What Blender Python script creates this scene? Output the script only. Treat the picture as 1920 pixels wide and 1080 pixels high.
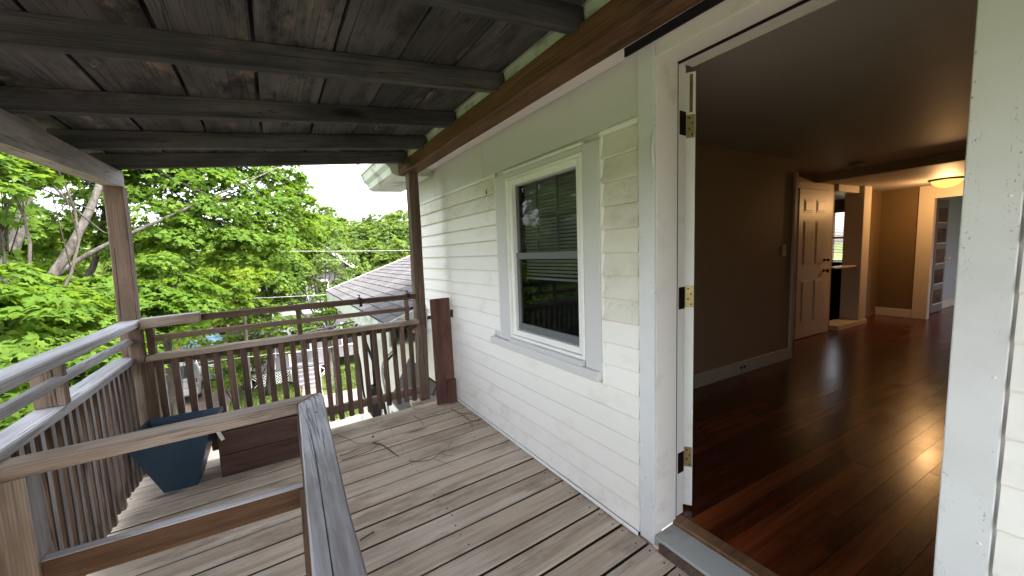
import bpy, bmesh, math, random, zlib
import numpy as np
from mathutils import Matrix, Vector
random.seed(7); RNG = np.random.default_rng(11)
rad = math.radians
scene = bpy.context.scene
for o in list(bpy.data.objects): bpy.data.objects.remove(o)

# ------------------------------------------------------------------ camera
cam_d = bpy.data.cameras.new('camera'); cam = bpy.data.objects.new('camera', cam_d)
scene.collection.objects.link(cam); scene.camera = cam
yaw, pitch, roll = rad(32.6927), rad(-5.5303), rad(-2.2089)
fw = Vector((math.sin(yaw)*math.cos(pitch), math.cos(yaw)*math.cos(pitch), math.sin(pitch)))
rt = Vector((math.cos(yaw), -math.sin(yaw), 0)); up = rt.cross(fw)
r2 = math.cos(roll)*rt + math.sin(roll)*up; u2 = -math.sin(roll)*rt + math.cos(roll)*up
cam.matrix_world = Matrix(((r2.x, u2.x, -fw.x, 0), (r2.y, u2.y, -fw.y, 0), (r2.z, u2.z, -fw.z, 1.34), (0, 0, 0, 1)))
cam_d.sensor_width = 36; cam_d.lens = 692.12/1920*36; cam_d.clip_start = .03; cam_d.clip_end = 1500

# ------------------------------------------------------------------ sky, sun, exposure
SUN_EL, SUN_AZ = rad(58), rad(128)           # azimuth measured from +Y towards +X
world = bpy.data.worlds.new('World'); scene.world = world; world.use_nodes = True
wn = world.node_tree.nodes; wl = world.node_tree.links; wn.clear()
sky = wn.new('ShaderNodeTexSky'); sky.sky_type = 'NISHITA'; sky.sun_disc = False
sky.sun_elevation = SUN_EL; sky.sun_rotation = SUN_AZ; sky.dust_density = 4.0; sky.air_density = 1.0; sky.ozone_density = 1.0
bg = wn.new('ShaderNodeBackground'); bg.inputs['Strength'].default_value = .15
wo = wn.new('ShaderNodeOutputWorld'); hz = wn.new('ShaderNodeHueSaturation'); hz.inputs['Saturation'].default_value = .38   # thin white cloud
wl.new(sky.outputs[0], hz.inputs['Color']); wl.new(hz.outputs[0], bg.inputs[0]); wl.new(bg.outputs[0], wo.inputs[0])
sun_d = bpy.data.lights.new('sun', 'SUN'); sun_d.energy = 1.3; sun_d.angle = rad(10); sun_d.color = (1, .96, .9)
sun = bpy.data.objects.new('sun', sun_d); scene.collection.objects.link(sun)
sdir = Vector((math.sin(SUN_AZ)*math.cos(SUN_EL), math.cos(SUN_AZ)*math.cos(SUN_EL), math.sin(SUN_EL)))
sun.location = sdir*60; sun.rotation_euler = sdir.to_track_quat('Z', 'Y').to_euler()
scene.view_settings.view_transform = 'Standard'; scene.view_settings.look = 'None'
scene.view_settings.exposure = 3.08; scene.view_settings.gamma = 1; scene.view_settings.use_curve_mapping = False

# ------------------------------------------------------------------ helpers
COL = scene.collection
W = {}
def place(o, M, parent=None):
    COL.objects.link(o) if o.name not in COL.objects else None
    if parent is not None:
        o.parent = parent; o.matrix_basis = W[parent].inverted() @ M
    else:
        o.matrix_basis = M
    W[o] = M
    return o
def tag(o, label=None, cat=None, group=None, kind=None):
    if label: o['label'] = label
    if cat: o['category'] = cat
    if group: o['group'] = group
    if kind: o['kind'] = kind
    return o
def thing(name, loc, label, cat, group=None, rz=0):
    o = bpy.data.objects.new(name, None); o.empty_display_size = .1
    place(o, Matrix.Translation(loc) @ Matrix.Rotation(rz, 4, 'Z')); return tag(o, label, cat, group)
def finish(me, mat, smooth=False):
    me.materials.append(mat)
    if smooth: me.polygons.foreach_set('use_smooth', [True]*len(me.polygons))
    me.update(); return me
def mesh(name, verts, faces, mat, smooth=False):
    me = bpy.data.meshes.new(name); me.from_pydata([tuple(v) for v in verts], [], faces)
    return finish(me, mat, smooth)
def bmmesh(name, bm, mat, smooth=False):
    me = bpy.data.meshes.new(name); bmesh.ops.recalc_face_normals(bm, faces=bm.faces); bm.to_mesh(me); bm.free()
    return finish(me, mat, smooth)
def add(name, me, M, parent=None):
    return place(bpy.data.objects.new(name, me), M, parent)
def wmesh(name, verts, faces, mat, parent=None, smooth=False, origin=None):
    """mesh given in world coordinates; origin = its own pivot"""
    vs = [Vector(v) for v in verts]
    if origin is None:
        origin = sum(vs, Vector())/len(vs)
    origin = Vector(origin)
    me = mesh(name, [v-origin for v in vs], faces, mat, smooth)
    return add(name, me, Matrix.Translation(origin), parent)
BOXF = [(0,3,2,1),(4,5,6,7),(0,1,5,4),(1,2,6,5),(2,3,7,6),(3,0,4,7)]
def wbox(name, lo, hi, mat, parent=None, bev=0.0):
    lo = Vector(lo); hi = Vector(hi); c = (lo+hi)/2; s = hi-lo
    return add(name, boxmesh(name, s, mat, bev), Matrix.Translation(c), parent)
_bc = {}
def boxmesh(name, s, mat, bev=0.0, warp=0.0, seg=1, var=0):
    key = (name, round(s[0],4), round(s[1],4), round(s[2],4), mat.name, bev, warp, seg, var)
    if key in _bc: return _bc[key]
    bm = bmesh.new(); bmesh.ops.create_cube(bm, size=1)
    if seg > 1:
        ed = [e for e in bm.edges if abs(e.verts[0].co.x-e.verts[1].co.x) > .5]
        bmesh.ops.subdivide_edges(bm, edges=ed, cuts=seg-1)
    for v in bm.verts: v.co = Vector((v.co.x*s[0], v.co.y*s[1], v.co.z*s[2]))
    if bev > 0:
        sharp = [e for e in bm.edges if len(e.link_faces) == 2 and e.calc_face_angle(0) > .5]
        bmesh.ops.bevel(bm, geom=sharp, offset=bev, segments=1, affect='EDGES')
    if warp > 0:
        r = random.Random(zlib.crc32(repr(key).encode()))
        ph = [r.uniform(0, 6.28) for _ in range(4)]
        for v in bm.verts:
            x = v.co.x
            v.co.y += warp*(math.sin(x*2.3+ph[0])+.5*math.sin(x*6.1+ph[1])) + r.uniform(-1, 1)*warp*.35
            v.co.z += warp*.7*(math.sin(x*1.9+ph[2])+.5*math.sin(x*5.3+ph[3])) + r.uniform(-1, 1)*warp*.25
    me = bmmesh(name, bm, mat); _bc[key] = me
    return me
def frame(p0, p1, upv=(0,0,1)):
    p0 = Vector(p0); p1 = Vector(p1); x = (p1-p0).normalized(); u = Vector(upv)
    if abs(x.dot(u)) > .98: u = Vector((0,1,0))
    y = u.cross(x).normalized(); z = x.cross(y); c = (p0+p1)/2
    return Matrix(((x.x,y.x,z.x,c.x),(x.y,y.y,z.y,c.y),(x.z,y.z,z.z,c.z),(0,0,0,1))), (p1-p0).length
def board(name, p0, p1, w, t, mat, parent=None, bev=.003, warp=0.0, seg=1, upv=(0,0,1), var=0):
    """timber from p0 to p1 (centre line); w = horizontal width, t = height along upv"""
    M, L = frame(p0, p1, upv)
    return add(name, boxmesh(name, (L, w, t), mat, bev, warp, seg, var), M, parent)
def face_mat(me, mat, axis, sign=1):
    """give the faces of a board that look along one local axis their own painted tone"""
    names = [m.name for m in me.materials]
    if mat.name not in names: me.materials.append(mat)
    i = [m.name for m in me.materials].index(mat.name)
    for p in me.polygons:
        if p.normal[axis]*sign > .85: p.material_index = i
def tube_geo(path, radii, n=8, cap=True):
    path = [Vector(p) for p in path]; V = []; F = []; prev = None
    for i, p in enumerate(path):
        d = (path[min(i+1, len(path)-1)]-path[max(i-1, 0)]).normalized()
        u = prev - d*prev.dot(d) if prev is not None else (Vector((0,0,1)) if abs(d.z) < .9 else Vector((1,0,0)))
        u = (u - d*u.dot(d)).normalized(); v = d.cross(u); prev = u
        for k in range(n):
            a = 2*math.pi*k/n; V.append(p+(u*math.cos(a)+v*math.sin(a))*radii[i])
    for i in range(len(path)-1):
        for k in range(n):
            F.append((i*n+k, i*n+(k+1) % n, (i+1)*n+(k+1) % n, (i+1)*n+k))
    if cap:
        F.append(tuple(range(n))[::-1]); F.append(tuple((len(path)-1)*n+k for k in range(n)))
    return V, F
def tube(name, path, radii, mat, parent=None, n=8, smooth=True):
    if not hasattr(radii, '__len__'): radii = [radii]*len(path)
    V, F = tube_geo(path, radii, n)
    return wmesh(name, V, F, mat, parent, smooth, origin=path[0])
def tubes(name, lst, mat, parent=None, n=7, origin=None):
    V = []; F = []
    for path, radii in lst:
        v, f = tube_geo(path, radii, n); b = len(V); V += v; F += [tuple(i+b for i in q) for q in f]
    return wmesh(name, V, F, mat, parent, True, origin=origin)
def lathe(name, prof, mat, M, parent=None, n=20, smooth=True):
    V = []; F = []
    for r, z in prof:
        for k in range(n):
            a = 2*math.pi*k/n; V.append((r*math.cos(a), r*math.sin(a), z))
    for i in range(len(prof)-1):
        for k in range(n): F.append((i*n+k, i*n+(k+1) % n, (i+1)*n+(k+1) % n, (i+1)*n+k))
    F.append(tuple(range(n))[::-1]); F.append(tuple((len(prof)-1)*n+k for k in range(n)))
    return add(name, mesh(name, V, F, mat, smooth), M, parent)
def T(x, y, z): return Matrix.Translation((x, y, z))
def curve(pts, n=6):
    """Catmull-Rom through pts"""
    P = [Vector(p) for p in pts]; P = [P[0]*2-P[1]] + P + [P[-1]*2-P[-2]]; out = []
    for i in range(1, len(P)-2):
        for k in range(n):
            t = k/n; a, b, c, d = P[i-1], P[i], P[i+1], P[i+2]
            out.append(.5*((2*b)+(c-a)*t+(2*a-5*b+4*c-d)*t*t+(3*b-a-3*c+d)*t**3))
    out.append(P[-2]); return out

# ------------------------------------------------------------------ materials
class NT:
    def __init__(s, name):
        s.m = bpy.data.materials.new(name); s.m.use_nodes = True; s.t = s.m.node_tree; s.t.nodes.clear()
        s.out = s.n('ShaderNodeOutputMaterial')
    def n(s, ty, **kw):
        nd = s.t.nodes.new(ty)
        for k, v in kw.items(): setattr(nd, k, v)
        return nd
    def l(s, a, b): s.t.links.new(a, b)
    def set(s, sock, v):
        if hasattr(v, 'is_linked') or isinstance(v, bpy.types.NodeSocket): s.l(v, sock)
        else: sock.default_value = v
    def math(s, op, a, b=0.0, c=None, clamp=False):
        nd = s.n('ShaderNodeMath', operation=op, use_clamp=clamp); s.set(nd.inputs[0], a); s.set(nd.inputs[1], b)
        if c is not None: s.set(nd.inputs[2], c)
        return nd.outputs[0]
    def vmul(s, a, v):
        nd = s.n('ShaderNodeVectorMath', operation='MULTIPLY'); s.set(nd.inputs[0], a); s.set(nd.inputs[1], v); return nd.outputs[0]
    def vadd(s, a, v):
        nd = s.n('ShaderNodeVectorMath', operation='ADD'); s.set(nd.inputs[0], a); s.set(nd.inputs[1], v); return nd.outputs[0]
    def noise(s, vec, scale=1.0, detail=4.0, rough=.55, dist=0.0):
        nd = s.n('ShaderNodeTexNoise'); s.set(nd.inputs['Vector'], vec); nd.inputs['Scale'].default_value = scale
        nd.inputs['Detail'].default_value = detail; nd.inputs['Roughness'].default_value = rough; nd.inputs['Distortion'].default_value = dist
        return nd.outputs[0]
    def ramp(s, f, lo, hi):
        nd = s.n('ShaderNodeMapRange', interpolation_type='SMOOTHSTEP'); s.set(nd.inputs[0], f)
        nd.inputs[1].default_value = lo; nd.inputs[2].default_value = hi; return nd.outputs[0]
    def mix(s, f, a, b, mode='MIX'):
        nd = s.n('ShaderNodeMix', data_type='RGBA', blend_type=mode); s.set(nd.inputs[0], f)
        s.set(nd.inputs[6], a if not isinstance(a, tuple) else (*a[:3], 1)); s.set(nd.inputs[7], b if not isinstance(b, tuple) else (*b[:3], 1))
        return nd.outputs[2]
    def coords(s, rnd=True):
        tc = s.n('ShaderNodeTexCoord').outputs['Object']
        s.rand = s.n('ShaderNodeObjectInfo').outputs['Random']
        if not rnd: return tc
        cb = s.n('ShaderNodeCombineXYZ')
        for i, k in enumerate((37.0, 91.0, 53.0)): s.l(s.math('MULTIPLY', s.rand, k), cb.inputs[i])
        return s.vadd(tc, cb.outputs[0])
    def bsdf(s, col, rough=.6, spec=.5, metal=0.0, bump=None, bstr=.4, bdist=.003, coat=0.0, trans=0.0):
        p = s.n('ShaderNodeBsdfPrincipled'); s.set(p.inputs['Base Color'], col if not isinstance(col, tuple) else (*col[:3], 1))
        s.set(p.inputs['Roughness'], rough); p.inputs['Specular IOR Level'].default_value = spec; p.inputs['Metallic'].default_value = metal
        p.inputs['Coat Weight'].default_value = coat; p.inputs['Transmission Weight'].default_value = trans
        if bump is not None:
            b = s.n('ShaderNodeBump'); b.inputs['Strength'].default_value = bstr; b.inputs['Distance'].default_value = bdist
            s.l(bump, b.inputs['Height']); s.l(b.outputs[0], p.inputs['Normal'])
        return p
    def done(s, sh):
        s.l(sh.outputs[0] if hasattr(sh, 'outputs') else sh, s.out.inputs['Surface']); return s.m

def wood(name, dark, mid, light, stain=None, stain_amt=.5, rough=.78, spec=.35, ring=.35, knots=.8, crack=.6, vary=.22, bstr=.5, patch=None, patch_t=(.58, .66), fibre=.35):
    s = NT(name); P = s.coords()
    n1 = s.noise(s.vmul(P, (.8, 15, 15)), 1, 6, .62, .5)
    bl = s.noise(s.vmul(P, (1.3, 4.5, 4.5)), 1, 5, .6, .3)
    fb = s.noise(s.vmul(P, (5, 230, 230)), 1, 3, .6)
    wv = s.n('ShaderNodeTexWave', wave_type='RINGS', rings_direction='X', wave_profile='SIN')
    off = s.n('ShaderNodeCombineXYZ'); s.l(s.math('MULTIPLY', s.rand, .05), off.inputs[1]); off.inputs[2].default_value = .07
    tc = s.n('ShaderNodeTexCoord').outputs['Object']
    s.l(s.vmul(s.vadd(tc, off.outputs[0]), (.16, 1, 1)), wv.inputs['Vector'])
    wv.inputs['Scale'].default_value = 38; wv.inputs['Distortion'].default_value = 7; wv.inputs['Detail'].default_value = 3; wv.inputs['Detail Scale'].default_value = .32
    cr = s.noise(s.vmul(P, (.55, 26, 26)), 1, 3, .5, .6)
    crk = s.math('SUBTRACT', 1.0, s.ramp(s.math('ABSOLUTE', s.math('SUBTRACT', cr, .5)), .004, .018))
    crk = s.math('MULTIPLY', crk, s.ramp(bl, .42, .58))
    vo = s.n('ShaderNodeTexVoronoi'); s.l(s.vmul(P, (2.0, 8, 8)), vo.inputs['Vector']); vo.inputs['Scale'].default_value = 1
    sp = s.n('ShaderNodeSeparateColor'); s.l(vo.outputs['Color'], sp.inputs[0])
    kn = s.math('MULTIPLY', s.math('SUBTRACT', 1.0, s.ramp(vo.outputs['Distance'], .07, .24)), s.math('GREATER_THAN', sp.outputs[0], .8))
    c = s.mix(s.ramp(n1, .3, .62), dark, mid)
    c = s.mix(s.math('MULTIPLY', s.ramp(bl, .42, .72), .85), c, light)
    if stain: c = s.mix(s.math('MULTIPLY', s.ramp(s.noise(s.vmul(P, (2.2, 6, 6)), 1, 6, .7), .5, .68), stain_amt), c, stain)
    if patch: c = s.mix(s.ramp(s.noise(s.vmul(P, (2.5, 5, 5)), 1, 8, .72), *patch_t), c, patch)
    def darken(c, f, k):
        return s.mix(s.math('MULTIPLY', f, k, clamp=True), c, tuple(x*.22 for x in dark))
    c = darken(c, s.ramp(wv.outputs['Fac'], .45, 1.0), ring*.55)
    c = darken(c, s.ramp(fb, .52, .75), fibre)
    c = darken(c, crk, crack); c = darken(c, kn, knots)
    hs = s.n('ShaderNodeHueSaturation'); s.l(c, hs.inputs['Color'])
    s.l(s.math('MULTIPLY_ADD', s.rand, vary*2, 1-vary), hs.inputs['Value'])
    h = s.math('ADD', s.math('MULTIPLY', n1, .6), s.math('MULTIPLY', fb, .35))
    h = s.math('SUBTRACT', h, s.math('MULTIPLY', wv.outputs['Fac'], .25)); h = s.math('SUBTRACT', h, s.math('MULTIPLY', crk, .8))
    return s.done(s.bsdf(hs.outputs[0], rough, spec, bump=h, bstr=bstr, bdist=.004))

def paint(name, col, dirt=(.25, .23, .19), amt=.35, rough=.5, spec=.4, scale=1.0, mildew=0.0, bstr=.08, vary=.03, th=(.52, .75)):
    s = NT(name); P = s.coords()
    d1 = s.noise(s.vmul(P, (2.0, 2.0, 3.0)), 2*scale, 7, .65); d2 = s.noise(P, 55*scale, 4, .7)
    f = s.math('MULTIPLY', s.ramp(d1, *th), amt)
    c = s.mix(f, col, dirt)
    if mildew:
        f2 = s.math('MULTIPLY', s.math('MULTIPLY', s.ramp(d2, .5, .68), s.ramp(s.noise(P, 3.1, 4, .6), .45, .62)), mildew)
        c = s.mix(f2, c, tuple(x*.32 for x in dirt))
    hs = s.n('ShaderNodeHueSaturation'); s.l(c, hs.inputs['Color']); s.l(s.math('MULTIPLY_ADD', s.rand, vary*2, 1-vary), hs.inputs['Value'])
    return s.done(s.bsdf(hs.outputs[0], rough, spec, bump=s.noise(P, 90, 3, .6), bstr=bstr, bdist=.002))
def plain(name, col, rough=.5, spec=.5, metal=0.0, coat=0.0, noise_amt=.15, nscale=30, bstr=.05):
    s = NT(name); P = s.coords(); n = s.noise(P, nscale, 4, .6)
    c = s.mix(s.math('MULTIPLY', s.ramp(n, .35, .75), noise_amt), col, tuple(x*.45 for x in col))
    return s.done(s.bsdf(c, rough, spec, metal, bump=n, bstr=bstr, bdist=.002, coat=coat))
def emit(name, col, k):
    s = NT(name); e = s.n('ShaderNodeEmission'); e.inputs[0].default_value = (*col, 1); e.inputs[1].default_value = k; return s.done(e)
def glass(name, tint=(.80, .82, .81), f0=.03):
    s = NT(name); tr = s.n('ShaderNodeBsdfTransparent'); tr.inputs[0].default_value = (*tint, 1)
    gl = s.n('ShaderNodeBsdfGlossy'); gl.inputs['Roughness'].default_value = .015; gl.inputs[0].default_value = (.40, .40, .40, 1)
    lw = s.n('ShaderNodeLayerWeight'); lw.inputs[0].default_value = .5; fr5 = s.math('MULTIPLY', s.math('POWER', lw.outputs['Facing'], 4.0), .9)
    mx = s.n('ShaderNodeMixShader'); s.l(s.math('ADD', fr5, f0, clamp=True), mx.inputs[0]); s.l(tr.outputs[0], mx.inputs[1]); s.l(gl.outputs[0], mx.inputs[2])
    return s.done(mx)
def leafmat(name, c1, c2, c3, trans=.55):
    s = NT(name); g = s.n('ShaderNodeNewGeometry'); r = g.outputs['Random Per Island']
    P = s.n('ShaderNodeTexCoord').outputs['Object']
    c = s.mix(r, c1, c2); c = s.mix(s.ramp(s.noise(P, .9, 3, .6), .45, .68), c, c3)
    d = s.bsdf(c, .6, .12); t = s.n('ShaderNodeBsdfTranslucent')
    s.l(s.mix(.35, c, (.20, .28, .012)), t.inputs[0])
    mx = s.n('ShaderNodeMixShader'); mx.inputs[0].default_value = trans; s.l(d.outputs[0], mx.inputs[1]); s.l(t.outputs[0], mx.inputs[2])
    return s.done(mx)
def barkmat(name, c1, c2):
    s = NT(name); P = s.coords(); n = s.noise(s.vmul(P, (1, 1, .35)), 14, 7, .7, .4); m = s.noise(P, 2.5, 4, .6)
    c = s.mix(s.ramp(n, .35, .65), c1, c2); c = s.mix(s.math('MULTIPLY', s.ramp(m, .5, .7), .5), c, tuple(x*1.25 for x in c2))
    return s.done(s.bsdf(c, .9, .2, bump=n, bstr=.8, bdist=.03))

M_deck = wood('deck_wood', (.365,.280,.206), (.530,.432,.338), (.650,.566,.470), stain=(.185,.142,.104), stain_amt=.60, ring=.24, fibre=.30, crack=.28, vary=.14, bstr=.4)
M_rail = wood('silvered_rail_wood', (.190,.174,.172), (.370,.354,.362), (.510,.497,.515), stain=(.13,.105,.09), stain_amt=.4, rough=.6, spec=.45, ring=.35, crack=.6, vary=.08, fibre=.45)  # rail silver; also paints the lit faces of balusters and guard timbers
M_capmid = wood('weathered_brown_wood', (.150,.102,.068), (.270,.196,.142), (.375,.310,.250), stain=(.09,.06,.044), ring=.35, crack=.5, vary=.12)
M_balus = wood('stained_brown_wood', (.060,.034,.024), (.132,.081,.058), (.195,.133,.102), stain=(.036,.020,.015), rough=.75, spec=.2, ring=.3, vary=.28)
M_post = wood('post_wood', (.080,.049,.035), (.160,.107,.078), (.240,.178,.140), stain=(.06,.037,.026), ring=.35, crack=1.0, vary=.12, spec=.25)
M_bar = wood('orange_brown_wood', (.058,.027,.013), (.118,.060,.029), (.170,.104,.060), stain=(.038,.019,.011), ring=.6, crack=.6, vary=.05, spec=.25)
M_raft = wood('dark_rafter_wood', (.022,.021,.022), (.054,.051,.052), (.098,.091,.088), stain=(.130,.100,.088), stain_amt=.45, rough=.85, spec=.15, ring=.2, vary=.15)
M_roofb = wood('dark_roof_boards', (.036,.034,.033), (.076,.070,.067), (.112,.102,.096), stain=(.016,.014,.014), stain_amt=.9, patch=(.190,.142,.110), patch_t=(.545,.68), rough=.9, spec=.12, ring=.15, vary=.3)
M_beam = wood('brown_beam_wood', (.060,.027,.013), (.140,.070,.034), (.190,.102,.055), stain=(.034,.019,.013), stain_amt=.7, ring=.4, vary=.05, spec=.2)
M_plate = wood('grey_plate_wood', (.150,.125,.108), (.285,.248,.222), (.410,.372,.345), stain=(.10,.08,.068), ring=.35, crack=1, vary=.05)
M_red = wood('red_brown_board', (.060,.024,.019), (.120,.052,.040), (.175,.096,.077), stain=(.04,.017,.013), ring=.35, vary=.1, spec=.25)
M_boxw = wood('planter_box_wood', (.050,.026,.021), (.095,.052,.042), (.130,.080,.066), stain=(.11,.06,.035), stain_amt=.4, ring=.25, vary=.12, spec=.25)
M_sid = paint('cream_siding', (.81,.770,.725), dirt=(.56,.48,.40), amt=.38, rough=.45, mildew=.0, vary=.02)
M_sidd = paint('mildewed_siding', (.73,.685,.61), dirt=(.42,.36,.28), amt=.5, rough=.5, mildew=.4, vary=.03, th=(.40, .75))
M_trimw = paint('white_trim', (.80,.79,.76), dirt=(.5,.45,.38), amt=.3, rough=.45)
M_trimg = paint('grey_green_trim', (.60,.58,.58), dirt=(.45,.44,.38), amt=.3, rough=.4)
def scuffed():
    s = NT('scuffed_white_casing'); P = s.coords(); tc = s.n('ShaderNodeTexCoord').outputs['Object']
    sp = s.n('ShaderNodeSeparateXYZ'); s.l(tc, sp.inputs[0])
    edge = s.ramp(s.math('ABSOLUTE', sp.outputs[1]), .010, .030)
    n1 = s.ramp(s.noise(s.vmul(P, (1, 2.2, 1)), 85, 5, .7), .60, .66); n2 = s.ramp(s.noise(P, 3.2, 4, .6), .46, .56)
    f = s.math('MULTIPLY', s.math('MULTIPLY', n1, n2), s.math('MULTIPLY', edge, .8))
    g = s.math('MULTIPLY', s.ramp(s.noise(P, 60, 2, .5), .785, .80), .7)
    c = s.mix(s.ramp(s.noise(P, 2.4, 5, .6), .35, .75), (.68,.672,.688), (.59,.578,.585)); c = s.mix(s.math('MAXIMUM', f, g), c, (.15,.14,.125))
    return s.done(s.bsdf(c, .4, .4, bump=n1, bstr=.1, bdist=.001))
M_cas = scuffed()
M_jamb = paint('jamb_paint', (.76,.72,.69), dirt=(.42,.36,.32), amt=.5, rough=.5)
M_soff = paint('soffit_paint', (.78,.74,.72), dirt=(.5,.45,.4), amt=.3, rough=.55)
M_eave = paint('pale_green_paint', (.60,.63,.54), dirt=(.16,.16,.11), amt=.6, rough=.6, th=(.5,.66))
M_sash = plain('grey_sash', (.13,.135,.14), .5, .4)
M_dark = plain('dark_interior', (.012,.012,.012), .9, .1)
M_blind = plain('blind_slat', (.40,.40,.38), .5, .3)
M_glass = glass('window_glass')
M_sidlow = paint('splashed_siding', (.80,.76,.715), dirt=(.46,.40,.33), amt=.40, rough=.5, mildew=.08, vary=.02, th=(.45,.75))
M_black = plain('black_rubber', (.008,.008,.009), .6, .3)
M_brass = plain('brushed_brass', (.42,.33,.17), .38, .5, metal=.9, noise_amt=.3)
M_steel = plain('screw_steel', (.35,.33,.3), .4, .5, metal=.9)
M_dbrz = plain('dark_bronze', (.05,.035,.03), .35, .5, metal=.8)
M_sill = paint('grey_sill_paint', (.36,.37,.355), dirt=(.13,.12,.10), amt=.6, rough=.55)
M_thr = wood('threshold_wood', (.11,.055,.028), (.20,.110,.055), (.26,.155,.085), rough=.5, vary=.03)
M_pot = plain('navy_plastic', (.020,.052,.092), .42, .5, noise_amt=.35, nscale=7)
M_white = plain('white_plastic', (.75,.75,.73), .4, .5, noise_amt=.08)
M_twig = barkmat('twig_bark', (.045,.032,.024), (.115,.088,.068))
M_bark = barkmat('maple_bark', (.045,.039,.033), (.120,.108,.094))
M_barkd = barkmat('dark_bark', (.026,.022,.018), (.070,.058,.047))
M_leafA = leafmat('maple_leaf', (.050,.112,.013), (.128,.208,.026), (.084,.162,.014))
M_leafB = leafmat('yellow_green_leaf', (.105,.175,.014), (.170,.235,.022), (.130,.195,.014))
M_leafC = leafmat('mid_green_leaf', (.055,.112,.018), (.125,.200,.034), (.150,.215,.022))
M_leafD = leafmat('far_leaf', (.060,.110,.024), (.120,.182,.040), (.142,.195,.028))
M_leafE = leafmat('grey_green_leaf', (.080,.130,.036), (.155,.208,.066), (.106,.162,.036))
# ------------------------------------------------------------------ ground (deck level is z = 0)
GZ = -4.2
def groundmat():
    s = NT('ground_grass'); P = s.coords(False)
    n = s.noise(P, .35, 6, .65); m = s.noise(P, 9, 5, .7)
    c = s.mix(s.ramp(m, .3, .7), (.040,.072,.015), (.085,.118,.030)); c = s.mix(s.math('MULTIPLY', s.ramp(n, .5, .64), .75), c, (.130,.105,.058))
    return s.done(s.bsdf(c, .95, .1, bump=m, bstr=.8, bdist=.05))
def concrete(name, c1, c2):
    s = NT(name); P = s.coords(False); n = s.noise(P, 1.3, 6, .65); m = s.noise(P, 40, 3, .6)
    c = s.mix(s.ramp(n, .35, .7), c1, c2); c = s.mix(s.math('MULTIPLY', s.ramp(m, .5, .7), .25), c, tuple(x*.6 for x in c1))
    return s.done(s.bsdf(c, .9, .2, bump=m, bstr=.3, bdist=.01))
M_grass = groundmat(); M_conc = concrete('pink_concrete', (.165,.132,.118), (.215,.176,.160)); M_dirt = concrete('dirt_drive', (.13,.092,.072), (.20,.148,.118))
M_road = concrete('asphalt', (.05,.05,.052), (.075,.073,.072))
def sheet(name, x0, x1, y0, y1, z, mat, n=1):
    return tag(wmesh(name, [(x0,y0,z),(x1,y0,z),(x1,y1,z),(x0,y1,z)], [(0,1,2,3)], mat, origin=(0,0,z)), kind='structure')
sheet('ground', -700, 700, -700, 700, GZ, M_grass)
sheet('yard_path', -7, 30, -20, 13.7, GZ+.004, M_conc)  # pink paving, widened out of view to cut green bounce light
sheet('driveway', -7.6, -1.9, 13.7, 27, GZ+.008, M_dirt)
sw = wmesh('sidewalk', [(-1.9,15.1,GZ),(30,15.1,GZ),(30,16.5,GZ),(-1.9,16.5,GZ),(-1.9,15.1,GZ+.03),(30,15.1,GZ+.03),(30,16.5,GZ+.03),(-1.9,16.5,GZ+.03)], BOXF, M_conc, origin=(0,15.8,GZ)); tag(sw, kind='structure')
walk = tag(bpy.data.objects.new('garden_path', None), kind='structure'); place(walk, T(.9, 18, GZ))
for k in range(7):
    board('paving_slab', (.52+.03*k, 16.75+.44*k, GZ+.03), (1.28+.03*k, 16.75+.44*k, GZ+.03), .40, .05, M_conc, walk, bev=.01)

# ------------------------------------------------------------------ deck
PITCH = .1455
M_soil = plain('dirt_caked_edge', (.075,.058,.044), .95, .1)  # dark tone for plank sides: shade in the gaps put into the colour
deck = thing('porch_deck', (.3, 1.5, -.03), 'weathered grey plank deck floor running under the railings', 'deck')
SCREW = mesh('deck_screw', [(.0042*math.cos(a_*math.pi/4), .0042*math.sin(a_*math.pi/4), .0008) for a_ in range(8)]+[(.0042*math.cos(a_*math.pi/4), .0042*math.sin(a_*math.pi/4), -.004) for a_ in range(8)], [tuple(range(8))]+[(i_, i_+8, (i_+1) % 8+8, (i_+1) % 8) for i_ in range(8)], M_black)
y = 2.023 + 8*PITCH; rows = []
k = 8
while y > -2.6:
    y0 = y-PITCH+.0058; y1 = y-.0058
    if y > 3.19: y0, y1 = y0, min(y1, 3.215)
    xl = -.865 if y0 > 1.60 else .035
    yc = (y0+y1)/2 + random.uniform(-.0015, .0015)
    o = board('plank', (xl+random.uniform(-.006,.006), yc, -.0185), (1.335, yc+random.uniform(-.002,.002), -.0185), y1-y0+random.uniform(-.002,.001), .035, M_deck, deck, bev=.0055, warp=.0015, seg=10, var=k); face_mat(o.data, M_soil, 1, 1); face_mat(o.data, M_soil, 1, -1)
    if y0 > -.3:
        for xs in (1.285, .655, .065) + ((-.815,) if y0 > 1.6 else ()):
            for dy in (-.042, .042):
                add('deck_screw', SCREW, T(xs+random.uniform(-.012,.012), yc+dy+random.uniform(-.006,.006), -.0008), deck)
    k -= 1; y -= PITCH
for x in (-.82, .06, .65, 1.28):
    board('floor_joist', (x, -2.6 if x > 0 else 1.62, -.127), (x, 3.17, -.127), .04, .18, M_balus, deck)
wbox('underside_panel', (-.85,1.62,-.236), (1.32,3.16,-.222), M_dark, deck); wbox('underside_panel', (.04,-2.6,-.236), (1.32,1.619,-.222), M_dark, deck)  # dark sheets added below so no light shows through the plank gaps
board('rim_joist', (-.87, 3.19, -.13), (1.3, 3.19, -.13), .036, .18, M_balus, deck)
for x in (-.82, 1.2):
    board('support_post', (x, 3.0, GZ), (x, 3.0, -.22), .12, .12, M_post, deck)
tag(deck.children[0], 'outermost plank at the deck edge')
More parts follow.
